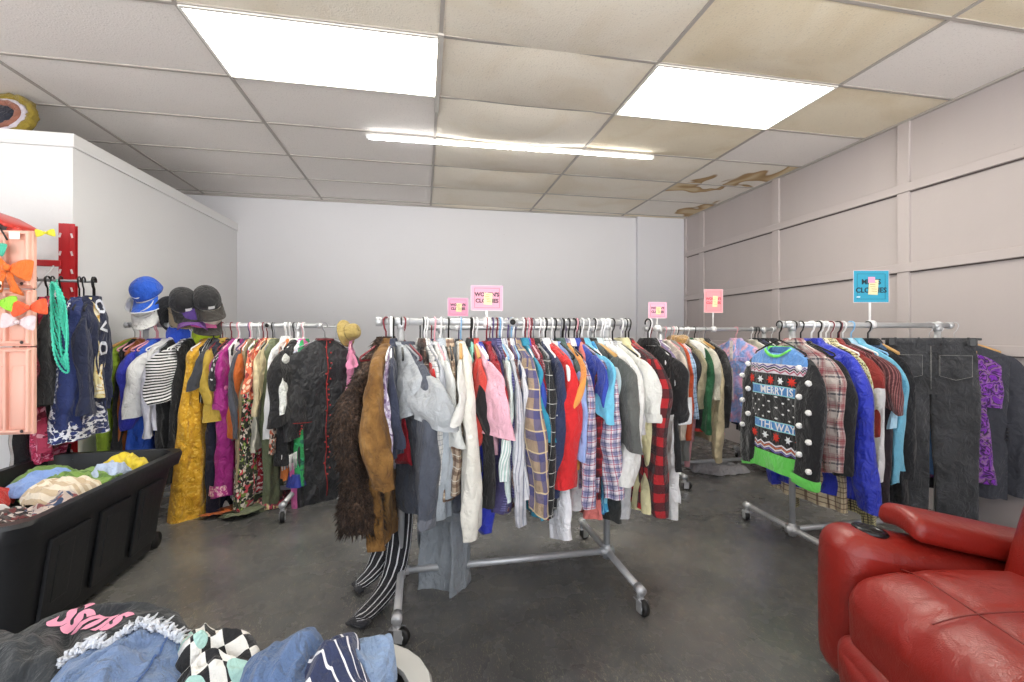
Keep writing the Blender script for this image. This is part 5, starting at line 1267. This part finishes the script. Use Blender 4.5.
for k in range(6):
    rr = random.Random(k); wq = .012+.004*k; lq = .34+.022*k; pts = []; n_b = 150
    for i in range(n_b):
        a = 2*pi*i/n_b; pts.append((wq*sin(a)+.045*(1-cos(a))/2+.003*k, .012*sin(3*a+k)-.02-.004*k, -lq*(1-cos(a))/2))
    MB().tube(pts, [.0058 if i % 3 else .0025 for i in range(n_b)], 7, 0, True).obj('strand', TQ, nk)
MB().tube([(0, .0, 0), (0, .0, .02)], .003, 6).obj('loop', TQ, nk)
# pink organiser with bows
PK = flat('e9b4a2', .42)
og = empty('pocket_organiser', (-2.10, 2.62, .72), (0, 0, -.05), 'peach pink plastic pocket organiser hung with hair bows', 'organiser')
def slotted(z0, z1, nm):
    m = MB(); w = .5; xs = 5
    m.box((0, .012, (z0+z1)/2), (w, .024, z1-z0))
    o = bev(m.obj(nm, PK, og, False), .006, 3)
    fr = MB(); d = .03; t = .016; y = -.006
    for zz in (z0+t/2+.01, z1-t/2-.006): fr.box((0, y, zz), (w-.01, d, t))
    for i in range(xs+1):
        x = -w/2+.014+(w-.028)*i/xs; fr.box((x, y, (z0+z1)/2), (.014, d, z1-z0-.02))
    bev(fr.obj('pocket_frame', PK, o, False), .007, 3)
    pk = MB()
    for i in range(xs):
        x = -w/2+.014+(w-.028)*(i+.5)/xs; hh = (z1-z0)*.72; r = .034
        pk.loft([[(x+r*cos(a)*s, .0-.016*max(0, sin(a))*s2, z0+.03+hh*t) for a in [pi*j/8 for j in range(9)]] for t, s, s2 in ((0, .8, .3), (.06, 1, 1), (.9, 1, .8), (1, .75, .2))], .1)
    pk.obj('pocket', PK, o)
    ev = MB()
    for x in (-w/2+.03, w/2-.03): ev.lathe([(.006, -.002), (.008, 0), (.004, .002)], (x, -.024, z0+.02), 10, Matrix.Rotation(pi/2, 3, 'X'))
    ev.obj('rivet', flat('3a3030', .4), o)
    return o
slotted(.0, .42, 'lower_panel'); slotted(.425, .70, 'middle_panel'); slotted(.705, .985, 'upper_panel')
MB().box((.19, -.024, .955), (.045, .002, .035)).obj('price_tag', flat('f2f0ee', .6), og, False)
MB().tube([(.0, .0, .97), (.13, -.03, 1.0), (.17, -.035, .93)], .004, 6).obj('black_tie', flat('141414', .5), og)
def bow(loc, s, mat, label, rot=(0, 0, 0), tails=True):
    root = empty('hair_bow', loc, rot, label, 'bow', 'hair bows on the pink organiser')
    for sg in (-1, 1):
        m = MB(); lp = []
        for i in range(11):
            t = i/10; x = sg*s*t; hh = s*(.10+.42*sin(pi*min(1, t*.62))); dp = s*.2*sin(pi*t*.9+.2)
            lp.append([(x, -dp*.6*cos(a)-.01, s*.03*sin(3*t)+hh*sin(a)*(1+.1*sin(4*a))) for a in [2*pi*j/14 for j in range(14)]])
        m.loft(lp, .1, 0, True, True); subd(m.obj('loop', mat, root), 1)
        if tails:
            m = MB(); l2 = []
            for i in range(7):
                t = i/6; x = sg*s*(.1+.35*t); z = -s*(.15+.95*t)
                w = s*(.12+.16*t); l2.append([(x-w, -.008-.01*sin(5*t), z), (x-w, -.002, z), (x+w, -.004-.01*sin(5*t), z-.1*s), (x+w, -.012, z-.1*s)])
            m.loft(l2, .1, 0, True, True); m.obj('tail', mat, root)
    m = MB(); m.sphere((0, -.022, 0), s*.17, 8, 0, (1, .8, 1.1)); m.obj('knot', mat, root)
    return root
yb = 2.555
def bp(u, v): 
    a, b_ = ray(u-5); d = yb/b_; return (a*d, yb, H-(v-HOR)*d/F)
bow(bp(15, 268), .10, solid('e8701c', .6), 'large orange hair bow with tails on the organiser', (0, .15, 0))
bow(bp(36, 308), .075, solid('ee5a2a', .6), 'coral orange hair bow on the organiser', (0, -.1, 0), False)
bow(bp(5, 303), .075, solid('9be23a', .6), 'neon green hair bow on the organiser', (0, .1, 0), False)
bow(bp(25, 322), .07, solid('ecd6da', .7), 'white and pale pink hair bow below the coral one', (0, .1, 0), False)
bow(bp(-2, 247), .06, solid('48b89a', .6), 'small teal hair bow at the edge of the photo', (0, .3, 0), False)
bow(bp(-3, 283), .05, floral('e8e0d0', ('2a2a2a',), 60), 'small spotted hair bow under the orange bow', (0, .2, 0), False)
bw = bow((bp(38, 230)[0], 2.63, bp(38, 230)[2]), .036, solid('d8d030', .6), 'yellow hair bow poking out above the organiser', (0, -.15, .4), False)
# red lidded case above the organiser
cs = empty('carry_case', (-2.17, 2.72, 1.705), (0, 0, -.1), 'clear case with a red curved lid above the pink organiser', 'case')
m = MB(); pr = [(-.22, 0), (-.22, .075), (-.12, .1), (.06, .085), (.17, .03), (.17, 0)]
m.add([(x, -.08, z) for x, z in pr]+[(x, .08, z) for x, z in pr], [tuple(range(6)), tuple(range(6, 12))[::-1]]+[(i, (i+1) % 6, 6+(i+1) % 6, 6+i) for i in range(6)])
t = NT('clear_plastic'); t.col(lin('9aa0a2')); t.set(Roughness=.2, Transmission_Weight=.35); edgesplit(m.obj('body', t.m, cs))
m = MB(); m.loft([[(x, s*.095, z+dz) for s, dz in ((-1, 0), (-1, .022), (1, .022), (1, 0))] for x, z in ((-.26, .085), (-.2, .105), (-.1, .115), (.02, .105), (.12, .07), (.19, .03), (.215, .012))], .2, 0, True, True); bev(m.obj('lid', flat('c23a32', .35), cs), .008, 3)
m = MB(); m.sphere((.2, -.03, .012), .024, 8, 0, (1.2, 1, .8)); m.obj('latch', flat('c23a32', .35), cs)
for sx in (-.2, .15): MB().box((sx, -.082, .035), (.012, .006, .08)).obj('clip', flat('3a3c3e', .4), cs, False)
MB().box((.06, -.083, .045), (.05, .003, .05), 0, Matrix.Rotation(.5, 3, 'Y')).obj('paper_label', flat('e4e4e0', .6), cs, False)
# wreath-like decoration on top of the partition
wr = empty('wreath', (-2.62, 3.42, 2.44), (1.35, 0, -.15), 'yellow and copper framed wreath lying on top of the partition', 'wreath')
def ring(r, t, mat, nm, y0, nse, seed):
    m = MB(); m.tube([(r*cos(2*pi*i/40)*1.0, r*sin(2*pi*i/40)*.72+.145, y0) for i in range(40)], t, 12, 0, True)
    m.v = [tuple(Vector(v)+nse*noise.noise_vector(Vector(v)*38+Vector((seed, 0, 0)))) for v in m.v]; return m.obj(nm, mat, wr)
ring(.185, .028, floral('857220', ('a8953a', '4a4014'), 70), 'tinsel_edge', .0, .018, 1)
ring(.145, .018, solid('c8c0cc', .5), 'silver_ring', .01, .004, 2); ring(.118, .02, solid('8f5a48', .6), 'copper_ring', .018, .008, 3)
m = MB(); m.lathe([(.0, -.01), (.112, -.01), (.112, .02), (.0, .03)], (0, .145, 0), 30); o = m.obj('dark_centre', solid('1c2030', .7), wr)
# fabric lying on the floor under the left rack
FL = 'fabric on the floor under the left rack'
heap('skirt', (bx(268, 3.44), 3.46, .004), .12, .08, .04, floral('a8384a', ('e0a0a0', '3a2028', 'd8c890'), 22, .4), 'pink and red flowered skirt fallen on the floor', 'skirt', 31, .2, None, .5, floor=0)
heap('scarf', (bx(272, 3.62), 3.64, .004), .16, .12, .05, floral('3a1a20', ('a02838', '701828'), 24, .4), 'dark red patterned scarf fallen on the floor behind the skirt', 'scarf', 32, 0, None, .5, floor=0)
heap('shirt', (bx(212, 3.45), 3.5, .004), .14, .1, .05, solid('1a1a20'), 'black garment fallen on the floor beside the yellow gown', 'shirt', 33, 0, None, .5, floor=0)
heap('blouse', (bx(228, 3.44), 3.46, .004), .05, .05, .04, solid('d8d0c8'), 'small white garment on the floor beside the orange dress', 'shirt', 34, 0, None, .5, floor=0)
heap('blanket', (bx(716, 3.62), 3.62, .004), .26, .16, .07, solid('a5a2a6'), 'grey blanket on the floor under the jackets', 'blanket', 35, -.3, None, .35, floor=0)
# frayed edge and lettering on the near pile
def surf_point(o, u, v):
    dg = bpy.context.evaluated_depsgraph_get(); e = o.evaluated_get(dg)
    a, b_ = ray(u); k = Vector((a, b_, -(v-HOR)/F)).normalized(); org = Vector((0, 0, H))
    mi = o.matrix_world.inverted(); l0 = mi @ org; l1 = (mi.to_3x3() @ k).normalized()
    ok, p, n, i = e.ray_cast(l0, l1)
    return (Vector(p), Vector(n)) if ok else (None, None)
bpy.context.view_layer.update()
# ------------------------------------------------------------------ camera, world
w = bpy.data.worlds.new('daylight'); bpy.context.scene.world = w; w.use_nodes = True
nt_ = w.node_tree; tc_ = nt_.nodes.new('ShaderNodeTexCoord'); sp_ = nt_.nodes.new('ShaderNodeSeparateXYZ'); cr_ = nt_.nodes.new('ShaderNodeValToRGB')
nt_.links.new(tc_.outputs['Generated'], sp_.inputs[0]); mr_ = nt_.nodes.new('ShaderNodeMapRange'); mr_.inputs[1].default_value = -1; mr_.inputs[2].default_value = 1; nt_.links.new(sp_.outputs[2], mr_.inputs[0]); nt_.links.new(mr_.outputs[0], cr_.inputs[0])
cr_.color_ramp.elements[0].position = .47; cr_.color_ramp.elements[0].color = (1.0, .98, .95, 1); cr_.color_ramp.elements[1].position = .53; cr_.color_ramp.elements[1].color = (.36, .38, .41, 1)   # added up-light below the horizon to brighten the ceiling, pale sky above
nt_.links.new(cr_.outputs[0], nt_.nodes['Background'].inputs[0])
w.node_tree.nodes['Background'].inputs[1].default_value = 5.6
cd = bpy.data.cameras.new('camera'); cam = bpy.data.objects.new('camera', cd); C.objects.link(cam)
cam.location = (0, 0, H); cam.rotation_euler = (pi/2, 0, -YAW); cd.sensor_width = 36; cd.lens = F/1024*36; cd.shift_y = -(341-HOR)/1024; cd.clip_start = .05
S_ = bpy.context.scene; S_.camera = cam
S_.view_settings.view_transform = 'Standard'; S_.view_settings.look = 'None'; S_.view_settings.gamma = 1; S_.view_settings.exposure = .16
try: S_.view_settings.use_curve_mapping = False
except Exception: pass
S_.cycles.max_bounces = 8; S_.cycles.diffuse_bounces = 5; S_.cycles.use_denoising = True; S_.cycles.sample_clamp_indirect = 6
# the organiser is carried by its own stand
MB().tube([(-.19, .045, -.715), (-.19, .045, .95)], .014, 12).obj('stand_post', metal('a8abae', .35), og)
MB().tube([(-.24, .05, .8), (.2, .05, .8)], .009, 10).obj('stand_crossbar', metal('a8abae', .35), og)
bev(MB().box((-.19, .045, -.71), (.3, .26, .018)).obj('stand_base', flat('1c1c1e', .5), og, False), .006)
